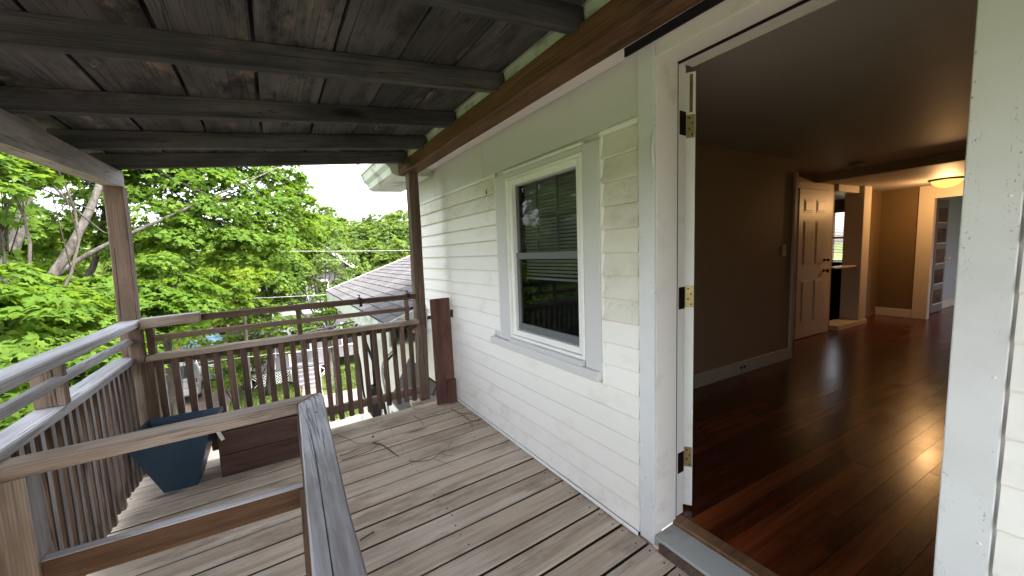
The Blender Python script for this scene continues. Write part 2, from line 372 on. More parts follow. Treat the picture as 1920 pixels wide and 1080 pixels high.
# stairs down beside the inner guard rail
st = thing('porch_stairs', (-.4, 1.5, -1.0), 'grey plank stairs going down beside the inner guard rail', 'stairs')
for i in range(10):
    yy = 1.45-.26*i; zz = -.20-.19*i
    board('tread', (-.84, yy, zz), (.02, yy, zz), .27, .036, M_deck, st, var=i % 3)
for x in (-.855, .02): board('stringer', (x, 1.6, -.16), (x, -1.0, -2.06), .036, .24, M_balus, st)

# ------------------------------------------------------------------ porch roof
RA = .117
def rz(x): return 1.928 + RA*(x+.724)
roof = thing('porch_roof', (.1, 2.0, 2.05), 'dark blackened porch ceiling of rafters and wide boards', 'roof')
for i, yy in enumerate([3.19, 2.715, 2.19, 1.625, 1.07, .53, -.02, -.57, -1.12, -1.5]):
    x0, x1 = -.84, 1.035
    board('rafter', (x0, yy, rz(x0)+.044), (x1, yy, rz(x1)+.044), .038, .088, M_raft, roof, bev=.003, warp=.0025, seg=14, var=i)
SEAM = [-1.02, -.765, -.51, -.247, .008, .267, .515, .766, 1.02]
for i in range(len(SEAM)-1):
    a, b = SEAM[i], SEAM[i+1]; g = .006 if i < 5 else .0025
    xa, xb = a+g, b-g; n = 9; yy0, yy1 = -1.6, 3.34
    # board long axis along y
    xc = (xa+xb)/2; zc = rz(xc)+.088+.012+random.uniform(0,.002)
    M = Matrix.Translation((xc, (yy0+yy1)/2, zc)) @ Matrix.Rotation(rad(90), 4, 'Z') @ Matrix.Rotation(math.atan(RA), 4, 'X').inverted()
    add('roof_board', boxmesh('roof_board', (yy1-yy0, xb-xa, .022), M_roofb, .002, .0012, 16, i), M, roof)
board('roof_cover', (.02, -1.62, rz(.02)+.125), (.02, 3.36, rz(.02)+.125), 2.2, .012, M_black, roof, upv=(-RA,0,1))
bm_ = board('wall_beam', (1.06, -1.6, 2.101), (1.06, 3.345, 2.101), .118, .102, M_beam, roof, bev=.004, warp=.0018, seg=18)
tag(bm_, 'brown beam along the wall under the rafters')
# outer plate, tapering in height
vs = []
for (yy, xi, w, zl, zh) in [(3.245,-.727,.088,1.829,1.921),(2.7,-.748,.085,1.812,1.923),(2.1,-.772,.082,1.797,1.926),(1.2,-.80,.082,1.79,1.926),(-1.6,-.82,.082,1.79,1.93)]:
    vs += [(xi,yy,zl),(xi,yy,zh-.004),(xi-.004,yy,zh),(xi-w,yy,zh),(xi-w,yy,zl+.004),(xi-w+.004,yy,zl)]
fs = []
for i in range(4):
    for k in range(6): fs.append((i*6+k, (i+1)*6+k, (i+1)*6+(k+1) % 6, i*6+(k+1) % 6))
fs += [tuple(range(6)), tuple(24+k for k in range(6))[::-1]]
Rz90 = Matrix.Rotation(rad(90), 4, 'Z'); o_ = Vector((-.77, 1.5, 1.86)); Mp = Matrix.Translation(o_) @ Rz90
me = mesh('outer_plate', [Mp.inverted() @ Vector(v) for v in vs], fs, M_plate); pl = add('outer_plate', me, Mp, roof); tag(pl, 'silvery grey beam over the outer post')
# hooks under rafters
for (hx, yy) in [(-.40,1.645),(.11,1.64),(.55,2.2)]:
    z0 = rz(hx)
    tube('hook', curve([(hx,yy,z0+.005),(hx,yy,z0-.008),(hx+.007,yy,z0-.018),(hx,yy,z0-.026),(hx-.007,yy,z0-.018)],3), .0009, M_steel, roof, 5)
tube('hook', curve([(.998,3.02,2.118),(.985,3.02,2.118),(.978,3.025,2.108),(.985,3.03,2.098),(.994,3.025,2.103)],3), .002, M_black, roof, 5)

# ------------------------------------------------------------------ posts
pp = thing('porch_post', (-.78, 3.215, 0), 'grey brown corner post with a long crack, standing at the railing corner', 'post')
board('shaft', (-.800, 3.222, -.2), (-.768, 3.222, 1.829), .086, .086, M_post, pp, upv=(0,1,0), bev=.005, warp=.002, seg=10)
board('crack', (-.8075, 3.1792, 1.02), (-.7795, 3.1792, 1.80), .0035, .001, M_black, pp, upv=(0,1,0), bev=0, warp=.0016, seg=12)
board('side_cleat', (-.722, 3.185, -.10), (-.720, 3.185, .748), .062, .04, M_balus, pp, upv=(0,1,0))
board('side_cleat', (-.688, 3.185, .788), (-.688, 3.185, .962), .036, .05, M_balus, pp, upv=(0,1,0))
board('side_cleat', (-.742, 3.128, .752), (-.742, 3.128, .968), .06, .06, M_post, pp, upv=(0,1,0))
p2 = thing('porch_post', (1.06, 3.21, 0), 'slim brown post carrying the wall beam on a wooden block', 'post')
board('shaft', (1.064, 3.222, .034), (1.076, 3.222, 2.05), .086, .09, M_post, p2, upv=(0,1,0), bev=.004, warp=.0022, seg=12, var=2)
board('base_block', (.93, 3.19, .017), (1.15, 3.165, .017), .15, .034, M_deck, p2, bev=.004)

# ------------------------------------------------------------------ far railing
fr = thing('end_railing', (.15, 3.18, 0), 'brown slatted railing across the end of the porch', 'railing')
board('top_rail', (-.76, 3.184, .989), (1.022, 3.186, .989), .036, .042, M_balus, fr, warp=.0018, seg=10)
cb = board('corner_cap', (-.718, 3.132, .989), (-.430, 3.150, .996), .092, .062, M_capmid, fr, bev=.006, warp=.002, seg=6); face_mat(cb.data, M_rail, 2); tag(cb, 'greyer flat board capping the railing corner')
board('middle_rail', (-.70, 3.182, .886), (.965, 3.182, .886), .034, .033, M_balus, fr, warp=.0018, seg=10, var=1)
board('cap_rail', (-.748, 3.155, .768), (1.03, 3.165, .768), .088, .036, M_capmid, fr, bev=.004, warp=.002, seg=12)
board('upper_stringer', (-.70, 3.196, .727), (1.02, 3.196, .727), .034, .044, M_balus, fr)
board('bottom_rail', (-.72, 3.192, .142), (1.02, 3.192, .137), .034, .066, M_capmid, fr, warp=.001, seg=6)
for x in (.128, .945): board('rail_spacer', (x, 3.186, .786), (x, 3.186, .968), .031, .034, M_balus, fr, upv=(0,1,0))
x = -.660; k = 0
while x < .99:
    dx = random.uniform(-.004,.004)
    if k in (17, 19): dx += .006
    ln = random.uniform(-.008,.008)
    o = board('baluster', (x+random.uniform(-.002,.002)+.006, 3.157, .070+ln), (x, 3.157, .748), .036, .034, M_balus, fr, upv=(0,1,0), bev=.004, warp=.0014 if k not in (17,18) else .004, seg=4, var=k % 6); face_mat(o.data, M_rail, 1)  # pale right sides: the light on them is painted into the colour
    x += .0722+dx; k += 1
tag(fr, None)

# ------------------------------------------------------------------ side railing (outer edge)
sr = thing('side_railing', (-.8, 2.0, 0), 'brown slatted side railing with silvered wide rails along the outer edge', 'railing')
board('top_rail', (-.7645, 3.20, .991), (-.768, -1.6, .991), .094, .040, M_rail, sr, bev=.006, warp=.002, seg=20)
board('middle_rail', (-.770, 3.105, .892), (-.772, -1.6, .892), .040, .036, M_rail, sr, bev=.008, warp=.0018, seg=20, var=1)
board('cap_rail', (-.806, 3.165, .769), (-.812, -1.6, .769), .098, .038, M_rail, sr, bev=.006, warp=.0025, seg=20, var=2)
board('upper_stringer', (-.826, 3.16, .72), (-.826, -1.6, .72), .034, .05, M_balus, sr)
board('bottom_rail', (-.826, 3.16, .14), (-.826, -1.6, .14), .034, .066, M_balus, sr)
for yy in (2.245, .9): board('rail_spacer', (-.80, yy, .788), (-.80, yy, .971), .09, .038, M_post, sr, upv=(0,1,0))
yy = 3.10; k = 0
while yy > -1.5:
    o = board('baluster', (-.790, yy+random.uniform(-.003,.003), .060+random.uniform(-.02,.012)), (-.790, yy, .748), .034, .036, M_balus, sr, upv=(0,1,0), bev=.004, warp=.0012, seg=4, var=k % 7); face_mat(o.data, M_rail, 1)  # house-side faces paler: light falling there put into the colour
    yy -= .0722 + random.uniform(-.005,.005); k += 1

# ------------------------------------------------------------------ inner guard railing round the stair opening
gr = thing('stair_guard_railing', (.08, 1.5, 0), 'L shaped guard railing of flat grey and brown timbers in the middle of the deck', 'railing')
def prism(name, top, z0, z1, mat, parent, ax=(1,0,0), bev=.004):
    n = len(top); V = [Vector((x,y_,z1)) for x, y_ in top]+[Vector((x,y_,z0)) for x, y_ in top]
    F = [tuple(range(n)), tuple(range(2*n-1, n-1, -1))]+[(i, i+n, (i+1) % n+n, (i+1) % n) for i in range(n)]
    c = sum(V, Vector())/len(V); X = Vector(ax).normalized(); Y = Vector((0,0,1)).cross(X)
    M = Matrix(((X.x,Y.x,0,c.x),(X.y,Y.y,0,c.y),(0,0,1,c.z),(0,0,0,1)))
    bm = bmesh.new(); vv = [bm.verts.new(M.inverted() @ v) for v in V]
    for f in F: bm.faces.new([vv[i] for i in f])
    bmesh.ops.recalc_face_normals(bm, faces=bm.faces)
    bmesh.ops.bevel(bm, geom=bm.edges[:], offset=bev, segments=1, affect='EDGES')
    return add(name, bmmesh(name, bm, mat), M, parent)
o = prism('cross_rail', [(-.80,1.706),(.034,1.706),(.123,1.797),(-.80,1.790)], .717, .760, M_capmid, gr, (1,0,0)); tag(o, 'brown flat rail across the stair opening')
o = prism('near_rail', [(.038,1.704),(.128,1.796),(.133,1.735),(.101,.9),(.075,-1.0),(-.03,-1.0),(.012,.741)], .721, .7605, M_rail, gr, (0,1,0)); tag(o, 'silvered flat rail with a long crack running beside the stairs')
for x0, x1, y0, y1 in ((.064,.058,1.68,1.25),(.058,.036,1.25,.3)):
    o = board('crack', (x0, y0, .7609), (x1, y1, .7609), .0022, .0012, M_black, gr, bev=0, warp=.0016, seg=16)
for (x_, y_) in ((.058,1.700),(.078,1.722),(.098,1.745),(.112,1.757),(.09,1.56)):
    lathe('screw_head', [(.0045,0),(.0045,.0012)], M_black, T(x_,y_,.7602), gr, 8)
board('side_rail', (.045, 1.69, .675), (-.004, -1.0, .675), .034, .088, M_bar, gr)
b = board('lower_rail', (-.69, 1.735, .386), (.055, 1.735, .352), .036, .088, M_bar, gr, bev=.003, warp=.001, seg=8); tag(b, 'orange brown lower bar of the stair guard')
board('lower_rail_top', (-.688, 1.735, .4315), (.055, 1.735, .3975), .0345, .0035, M_rail, gr, bev=0)  # pale strip: light on top of the bar, put into the colour
board('lower_rail', (.03, 1.69, .36), (-.02, -1.0, .36), .034, .088, M_bar, gr)
board('guard_post', (.078, 1.748, 0), (.078, 1.748, .72), .088, .088, M_post, gr, upv=(0,1,0))
board('guard_post', (-.737, 1.752, 0), (-.737, 1.752, .716), .092, .088, M_capmid, gr, upv=(0,1,0), warp=.001, seg=6)
board('guard_post_facing', (-.691, 1.752, .44), (-.691, 1.752, .714), .004, .082, M_rail, gr, upv=(0,1,0), bev=0)  # pale sheet: the lit side of the post as painted colour
board('guard_post', (-.02, -1.0, 0), (-.02, -1.0, .72), .088, .088, M_post, gr, upv=(0,1,0))

# ------------------------------------------------------------------ loose things on the deck
XWALL = 1.347
lp = thing('loose_plank', (1.22, 3.07, 0), 'short red brown board standing upright between the slim post and the house wall', 'plank')
board('face_board', (1.222, 3.075, .002), (1.219, 3.10, .955), .175, .034, M_red, lp, upv=(0,1,0), bev=.003, warp=.0015, seg=8)
board('lower_patch', (1.265, 3.045, .002), (1.265, 3.045, .22), .085, .02, M_red, lp, upv=(0,1,0), var=1)
brk = thing('wall_bracket', (1.28, 3.13, .80), 'small dark metal bracket bar fixed to the siding behind the upright board', 'bracket')
board('bar', (1.115, 3.16, .786), (1.33, 3.09, .800), .022, .030, M_dbrz, brk)
board('wall_plate', (1.322, 3.09, .775), (1.322, 3.09, .845), .012, .035, M_dbrz, brk, upv=(0,1,0))
dl = tag(wmesh('dead_leaf', [(XWALL-.022,2.36,1.79),(XWALL-.030,2.352,1.768),(XWALL-.021,2.346,1.745),(XWALL-.024,2.385,1.802),(XWALL-.024,2.33,1.797),(XWALL-.02,2.355,1.785)], [(0,5,1),(5,2,1),(0,3,5),(0,5,4)], M_twig), 'small curled dead leaf stuck on the top siding course', 'leaf')
# pot: four sloping walls with rim and a soil floor
def pot(c, rz_, bot, top, h, th):
    p = thing('planter_pot', c, 'empty navy blue square planter pot tapering to a narrow base, behind the guard railing', 'planter', rz=rz_)
    Mw = W[p]; V = []
    def ring(hw, z): return [(-hw,-hw,z),(hw,-hw,z),(hw,hw,z),(-hw,hw,z)]
    R = [ring(bot*.9,0), ring(bot,.006), ring(top-.012,h-.03), ring(top,h-.028), ring(top,h), ring(top-th,h), ring(top-th-.012,h-.03), ring(bot-th+.03,.09)]
    for r in R: V += r
    F = [(3,2,1,0)]
    for i in range(len(R)-1):
        for k in range(4): F.append((i*4+k, i*4+(k+1) % 4, (i+1)*4+(k+1) % 4, (i+1)*4+k))
    F.append((28,29,30,31))
    add('body', mesh('body', V, F, M_pot), Mw, p)
    for s_, (ax, ay) in enumerate(((0.06,.0),(-.07,.05))):
        pass
    add('soil', boxmesh('soil', (.2,.2,.01), M_dirt), Mw @ T(0,0,.095), p)
    for k, (x0, z0, x1, z1) in enumerate(((-.03,.18,-.10,.10),(.03,.24,.12,.20),(.05,.10,.10,.15),(-.01,.30,-.02,.24))):
        f = lambda z: -(bot+(top-.012-bot)*(z/ (h-.03)))-.0006
        tube('scratch', [Mw @ Vector((x0,f(z0),z0)), Mw @ Vector(((x0+x1)/2+.006,f((z0+z1)/2),(z0+z1)/2)), Mw @ Vector((x1,f(z1),z1))], .0006, M_scr, p, 4)
    return p
M_scr = plain('pale_scratch', (.05,.10,.15), .5)
pot((-.568, 2.932, .002), rad(-4), .078, .190, .378, .008)
tg = thing('plant_label', (-.36, 2.90, .2), 'small white plastic tag hanging between the navy pot and the wooden box', 'tag')
board('strip', (-.352, 2.835, .25), (-.376, 2.845, .315), .020, .002, M_white, tg, upv=(0,1,0), bev=0)
board('flap', (-.376, 2.845, .315), (-.350, 2.86, .322), .020, .002, M_white, tg, bev=0)
bx = thing('planter_box', (-.12, 2.97, 0), 'low dark brown wooden planter box beside the navy pot', 'planter')
for i in range(2):
    z = .073+.143*i
    board('front_board', (-.381, 2.862, z), (.135, 2.846, z), .020, .139, M_boxw, bx, var=i, bev=.002)
    board('back_board', (-.381, 3.102, z), (.135, 3.09, z), .020, .139, M_boxw, bx, var=i+2, bev=.002)
    board('end_board', (-.371, 2.874, z), (-.371, 3.09, z), .020, .139, M_boxw, bx, var=i+4, bev=.002)
    board('end_board', (.125, 2.86, z), (.125, 3.078, z), .020, .139, M_boxw, bx, var=i+6, bev=.002)
board('base_board', (-.37, 2.975, .02), (.12, 2.975, .02), .2, .02, M_boxw, bx)
TW = {'main':[(.497,2.708),(.538,2.618),(.571,2.512),(.593,2.397)],'a':[(.307,2.987),(.352,2.879),(.401,2.768),(.494,2.693)],
'b':[(.27,2.675),(.33,2.661),(.405,2.685),(.471,2.685),(.559,2.705),(.584,2.695)],'c':[(.271,2.599),(.348,2.579),(.452,2.593),(.494,2.634),(.54,2.684)],
'd':[(.636,2.321),(.692,2.273),(.767,2.239),(.839,2.281),(.897,2.30),(.968,2.379)],'e':[(.839,2.281),(.87,2.22),(.907,2.192)],'f':[(.781,2.242),(.804,2.162),(.845,2.084)],
'g':[(.883,2.981),(.899,2.853),(.88,2.718)],'h':[(1.014,2.915),(1.041,2.87),(1.053,2.791)],'i':[(1.189,2.903),(1.215,2.759),(1.211,2.602),(1.267,2.538)],
'j':[(1.197,2.798),(1.269,2.718),(1.30,2.601)],'k':[(1.186,2.735),(1.222,2.661),(1.162,2.434)],'l':[(.52,2.845),(.597,2.834)]}
def twig(keys, label, rads, grp='fallen twigs on the deck'):
    lst = []; R = random.Random(len(label))
    for q, r in zip(keys, rads):
        pts = curve([(x_, y_, .0045+r+R.uniform(0,.012)*(i > 0)) for i, (x_, y_) in enumerate(TW[q])], 5)
        lst.append((pts, [r*(1-.6*i/len(pts)) for i in range(len(pts))]))
    o = tubes('twig', lst, M_twig, n=6); return tag(o, label, 'twig', grp)
twig(['main'], 'thickest bare twig lying on the deck planks', [.0065])
for q in TW['main'][:0]: pass
twig(['a','b','c'], 'spray of thin bare twigs beside the guard railing end', [.0022,.0026,.0034])
twig(['d','e','f'], 'forked thin dry twig alone in the middle of the planks', [.0028,.0016,.0016])
twig(['g'], 'small curved twig on the planks near the slim post', [.0028])
twig(['h'], 'tiny twig by the base block of the slim post', [.0024])
twig(['i','j','k'], 'tangled dry twigs heaped against the siding base', [.0032,.0026,.0024])
twig(['l'], 'short straight twig near the small dark hole in the deck', [.0018])
nl = tag(tube('bent_nail', [(.235,1.790,.006),(.30,1.803,.008)], .0028, M_black, n=6), 'dark nail lying on the planks beside the guard rail', 'nail')
lathe('nail_head', [(.006,0),(.006,.002)], M_black, Matrix.Translation((.30,1.803,.008)) @ Matrix.Rotation(rad(80),4,'Y'), nl, 10)
tag(lathe('deck_plug', [(.009,0),(.009,.004),(.006,.0055)], M_black, T(.52,2.825,-.0005), None, 12), 'small round black plug in the deck plank', 'plug')
LEAFD = plain('dry_leaf', (.16,.09,.04), .8)
for i in range(16):
    xx, yy = random.uniform(1.05,1.31), random.uniform(2.35,3.0)
    s_ = random.uniform(.012,.022); a = random.uniform(0,6.3)
    V = [(0,0,.001),(s_*.5,s_*.35,.004),(s_,0,.002),(s_*.5,-s_*.35,.004)]
    o = add('dry_leaf', mesh('dry_leaf', V, [(0,1,2,3)], LEAFD), T(xx,yy,.002) @ Matrix.Rotation(a,4,'Z')); tag(o, 'tiny dry brown leaf scrap by the siding base', 'leaf', 'leaf litter at the siding base')
def clamp(x, nm, lab):
    c = thing('spring_clamp', (x, 3.185, 1.01), lab, 'clamp')
    board('jaw', (x, 3.157, .948 if nm else .985), (x, 3.157, 1.018), .022, .014, M_black, c, upv=(0,1,0))
    board('jaw', (x, 3.214, .975), (x, 3.214, 1.018), .022, .012, M_black, c, upv=(0,1,0))
    board('bridge', (x, 3.15, 1.0165), (x, 3.22, 1.0165), .024, .010, M_black, c)
    tube('handle', [(x,3.17,1.02),(x-.008,3.165,1.04),(x-.022,3.16,1.048)], .003, M_black, c, 6)
    tube('handle', [(x,3.20,1.02),(x+.006,3.20,1.038),(x-.012,3.19,1.040)], .003, M_black, c, 6)
clamp(.568, True, 'black spring clamp on the top rail with a long dangling jaw')
clamp(.962, False, 'black spring clamp on the top rail touching the slim post')
# ------------------------------------------------------------------ the house wall beside the deck
XW = 1.347
house = thing('house', (XW, 2.0, 0), 'white clapboard house with a window and an open doorway beside the deck', 'house')
LAP = .1083; Z0 = .019
def clap(y0, y1, z, h, mat, name='clapboard', xo=0.0):
    """one siding course: bottom edge stands proud; local X along the wall (y)"""
    L = y1-y0; V = []; n = max(2, int(L/.25)+1)
    for i in range(n+1):
        u = -L/2+L*i/n; w = .0009*math.sin(u*9+z*31)+.0006*math.sin(u*23+z*7)
        V += [(u, -.004, h/2), (u, .001+w, h/2), (u, .012+w, h*.05), (u, .0215+w, -h/2+.007), (u, .0195+w, -h/2+.001), (u, -.004, -h/2+.004)]
    F = []
    for i in range(n):
        for k in range(5): F.append((i*6+k, i*6+k+1, (i+1)*6+k+1, (i+1)*6+k))
    F += [(0,5,4,3,2,1), tuple(n*6+k for k in range(6))]
    M = Matrix(((0,-1,0,XW+xo),(1,0,0,(y0+y1)/2),(0,0,1,z+h/2),(0,0,0,1)))
    bm = bmesh.new(); vv = [bm.verts.new(v) for v in V]
    for f in F: bm.faces.new([vv[i] for i in f])
    return add(name, bmmesh(name, bm, mat), M, house)
YE = 3.92
for k in range(17):
    z = Z0+k*LAP; h = LAP-.0005
    if z+h > 1.862: h = 1.862-z
    if z+h < .70:  # below the sill: full runs
        clap(1.052, YE, z, h, M_sidlow if k < 2 else M_sid)
    else:
        zz, hh = z, h
        clap(2.345 if z < .74 else 2.242, YE, z, h, M_sid if k < 15 else M_sidd)
        clap(1.052, 1.262, z, h, M_sid if k < 9 else M_sidd)
    clap(-2.6, .072, z, h, M_sid)
clap(1.262, 2.345, Z0+6*LAP, .70-(Z0+6*LAP)-.012, M_sid)
for k in range(17, 20): clap(-2.6, .072, Z0+k*LAP, min(LAP-.0005, 2.139-(Z0+k*LAP)), M_sid)
wbox('starter_strip', (XW-.034, 1.052, .006), (XW-.0245, 3.12, .0235), M_trimw, house, .002)
wbox('starter_strip', (XW-.0235, 1.052, .002), (XW-.001, YE, .0185), M_dark, house)
# lower storey of the same wall and its backing
def wlow(k): return -4.2+.11*k
wbox('wall_sheathing', (XW+.002, .99, -4.2), (XW+.06, YE, .0), M_sid, house)
wbox('wall_sheathing', (XW+.002, -2.6, -4.2), (XW+.06, .15, .0), M_sid, house)
wbox('wall_sheathing', (XW+.002, .15, -4.2), (XW+.06, .99, -.1), M_sid, house)
wbox('wall_sheathing', (XW+.002, 2.12, .0), (XW+.06, YE, 2.45), M_trimg, house)
wbox('wall_sheathing', (XW+.002, .99, .0), (XW+.06, 1.36, 2.45), M_trimg, house)
wbox('wall_sheathing', (XW+.002, 1.36, .0), (XW+.06, 2.12, .72), M_trimg, house)
wbox('wall_sheathing', (XW+.002, 1.36, 1.845), (XW+.06, 2.12, 2.45), M_trimg, house)
wbox('wall_sheathing', (XW+.002, -2.6, .0), (XW+.06, .15, 2.45), M_trimg, house)
wbox('wall_sheathing', (XW+.002, .15, 2.15), (XW+.06, .99, 2.45), M_trimg, house)
# trims
wbox('siding_trim', (XW-.018, 2.236, 1.862), (XW-.001, YE, 1.884), M_trimw, house, .002)
wbox('siding_trim', (XW-.018, 1.052, 1.862), (XW-.001, 1.268, 1.884), M_trimw, house, .002)
wbox('siding_trim', (XW-.020, 2.231, .735), (XW-.001, 2.246, 1.861), M_trimw, house, .002)
wbox('siding_trim', (XW-.020, 1.254, .655), (XW-.001, 1.268, 1.861), M_trimw, house, .002)
for (a, b) in ((1.05, 2.409), (2.414, 3.35), (3.353, YE)):
    wbox('frieze_panel', (XW-.010, a, 1.886), (XW-.001, b, 2.139), M_trimg, house, .0015)
for (a, b) in ((-2.6, .60), (.603, 2.409), (2.414, YE)):
    wbox('soffit_panel', (1.122, a, 2.141), (XW, b, 2.152), M_soff, house, .0015)
wbox('eave_board', (1.038, -1.6, 2.1535), (1.052, 3.36, 2.215), M_eave, house, .002)
wbox('eave_board', (1.0365, -1.6, 2.2165), (1.050, 3.36, 2.26), M_eave, house, .002)
# door casing: left strip, returns, head
wbox('door_casing', (XW-.016, .972, .004), (XW-.0005, 1.050, 2.139), M_cas, house, .002)
wbox('door_casing', (XW-.016, .078, .004), (XW-.0005, .160, 2.139), M_cas, house, .002)
V = [(XW-.018,.985,1.735),(XW-.018,.972,1.80),(XW-.018,.972,1.66),(XW-.030,.970,1.735),(XW-.006,.962,1.75),(XW-.018,.998,1.70)]
wmesh('bent_metal_lip', [(XW-.0165,.985,1.80),(XW-.0165,.975,1.815),(XW-.029,.9715,1.745),(XW-.0165,.99,1.745),(XW-.0165,.983,1.665),(XW-.006,.9705,1.745),(XW-.012,.971,1.82),(XW-.010,.971,1.66)], [(0,1,2,3),(3,2,4),(1,6,5,2),(2,5,7,4)], M_cas, house)
wbox('head_casing', (XW-.012, .162, 2.085), (XW+.10, .970, 2.1395), M_jamb, house, .002)
def screws(y_, zs):
    for z in zs:
        lathe('screw_head', [(.0035,0),(.0035,.001),(.002,.0016)], M_trimw, Matrix.Translation((XW-.016, y_, z)) @ Matrix.Rotation(rad(-90),4,'Y'), house, 8)
screws(1.037, (2.06, 1.80, 1.42, 1.10, .78, .45, .16)); screws(.094, (1.98, 1.42, 1.02, .62))
# jambs
wbox('door_jamb', (XW, .9715, .055), (1.49, 1.02, 2.139), M_jamb, house, .002)
wbox('door_jamb', (1.4985, .9775, .062), (1.556, 1.02, 2.12), M_jamb, house, .002)
wbox('weather_strip', (1.4905, .974, .062), (1.498, 1.0, 2.11), M_black, house)
wbox('door_jamb', (XW, .10, .055), (1.556, .1585, 2.139), M_jamb, house, .002)
wbox('door_head', (1.4485, .160, 2.104), (1.49, .970, 2.139), M_jamb, house, .002)
wbox('weather_strip', (1.4905, .16, 2.096), (1.498, .974, 2.13), M_black, house)
wbox('door_head', (1.4985, .160, 2.108), (1.60, .976, 2.15), M_jamb, house, .002)
# black weather flap over the door head
fl = [(XW-.10, y_, z) for y_, z in ((1.22, 2.1395), (.95, 2.1395), (.5, 2.1395), (-1.5, 2.1395))]
wmesh('rubber_flap', [(1.262,1.06,2.1405),(1.280,1.06,2.1405),(1.262,-1.5,2.1405),(1.280,-1.5,2.1405),(1.262,1.06,2.105),(1.280,1.06,2.112),(1.262,-1.5,2.105),(1.280,-1.5,2.112)], [(0,2,3,1),(4,5,7,6),(0,1,5,4),(0,4,6,2),(1,3,7,5),(2,6,7,3)], M_black, house)
# sill and threshold
wbox('door_sill', (XW-.02, .16, .012), (1.462, .971, .054), M_sill, house, .003)
wbox('sill_edge', (XW-.034, .16, .002), (XW-.021, .94, .044), M_balus, house, .002)
wbox('threshold', (1.468, .16, .03), (1.535, .976, .064), M_thr, house, .004)
# the open door leaf, seen on its hinge edge
ang = rad(35.5); hx, hy = 1.603, .986
ddir = Vector((math.cos(ang), math.sin(ang), 0)); dn = Vector((math.sin(ang), -math.cos(ang), 0))
Md = Matrix(((ddir.x,-dn.x,0,hx),(ddir.y,-dn.y,0,hy),(0,0,1,.075),(0,0,0,1)))   # local x along leaf, y towards the hinge side
door = add('door', boxmesh('door', (.76,.044,2.02), M_trimw, .002), Md @ T(.38,0,1.01), house); tag(door, 'white entrance door standing open, seen on its hinged edge')
for z in (.25, 1.03, 1.79):
    add('hinge', boxmesh('hinge', (.003,.034,.10), M_brass, .001), Md @ T(-.0017,-.002,z), door)
    V, F = tube_geo([(-.004,.0265,z-.052),(-.004,.0265,z+.052)], [.006,.006], 8)
    add('hinge_pin', mesh('hinge_pin', V, F, M_brass, True), Md, door)
    add('hinge', boxmesh('hinge', (.045,.003,.10), M_dbrz, .001), T(1.532,.9755,.075+z), door)
    for q, (dy, dz) in enumerate(((.006,.036),(-.006,.012),(.006,-.012),(-.006,-.036))):
        lathe('screw', [(.004,0),(.004,.001)], M_dbrz, Md @ T(-.0032,dy-.003,z+dz) @ Matrix.Rotation(rad(-90),4,'Y'), door, 8)
add('edge_plate', boxmesh('edge_plate', (.002,.013,.16), M_thr, .0), Md @ T(-.001,-.004,1.93), door)
# ------------------------------------------------------------------ porch window
win = add('window', boxmesh('window_casing', (1.379-1.269,.022,1.851-.702), M_trimg, .002), Matrix(((0,-1,0,XW-.013),(1,0,0,1.324),(0,0,1,1.2765),(0,0,0,1))), house)
tag(win, 'double hung window with grey sashes and a flat sill')
def wpart(name, y0, y1, z0, z1, x0, x1, mat, bev=.002): return wbox(name, (x0,y0,z0), (x1,y1,z1), mat, win, bev)
wpart('casing', 2.099, 2.230, .737, 1.851, XW-.024, XW-.002, M_trimg)
wpart('casing', 1.3795, 2.0985, 1.822, 1.851, XW-.024, XW-.002, M_trimg)
wpart('drip_edge', 1.372, 2.105, 1.853, 1.866, XW-.032, XW-.002, M_trimw)
# white vinyl frame
def ring(y0, y1, z0, z1, w, x0, x1, mat, name='frame', wb=None):
    wb = wb or w
    wpart(name, y0, y0+w, z0, z1, x0, x1, mat); wpart(name, y1-w, y1, z0, z1, x0, x1, mat)
    wpart(name, y0+w, y1-w, z1-w, z1, x0+.0003, x1, mat); wpart(name, y0+w, y1-w, z0, z0+wb, x0+.0003, x1, mat)
ring(1.381, 2.097, .764, 1.820, .018, XW-.026, XW+.05, M_trimw)
ring(1.3995, 2.0785, .785, 1.801, .036, XW-.014, XW+.05, M_trimw)
wpart('sill', 1.272, 2.340, .682, .734, XW-.052, XW-.002, M_trimg, .003)
wpart('sill_slope', 1.384, 2.094, .7345, .763, XW-.046, XW+.05, M_trimg, .002)
# sashes
wpart('meeting_rail', 1.4375, 2.0405, 1.292, 1.334, XW+.006, XW+.03, M_sash)
wpart('sash_stile', 2.012, 2.0405, .823, 1.291, XW+.008, XW+.03, M_sash)
wpart('sash_stile', 1.4375, 1.452, .823, 1.291, XW+.008, XW+.03, M_sash)
wpart('sash_rail', 1.4525, 2.0115, .823, .868, XW+.009, XW+.03, M_sash)
wpart('sash_stile', 2.018, 2.0405, 1.3345, 1.763, XW+.018, XW+.04, M_sash)
wpart('pane', 1.4525, 2.0115, .8685, 1.2915, XW+.018, XW+.021, M_glass, 0)
wpart('pane', 1.4385, 2.0175, 1.3345, 1.7635, XW+.028, XW+.031, M_glass, 0)
for yy in (1.645, 1.835): wpart('muntin', yy-.007, yy+.007, 1.335, 1.763, XW+.033, XW+.039, M_sash, 0)
wpart('muntin', 1.44, 2.017, 1.545, 1.558, XW+.0335, XW+.0385, M_sash, 0)
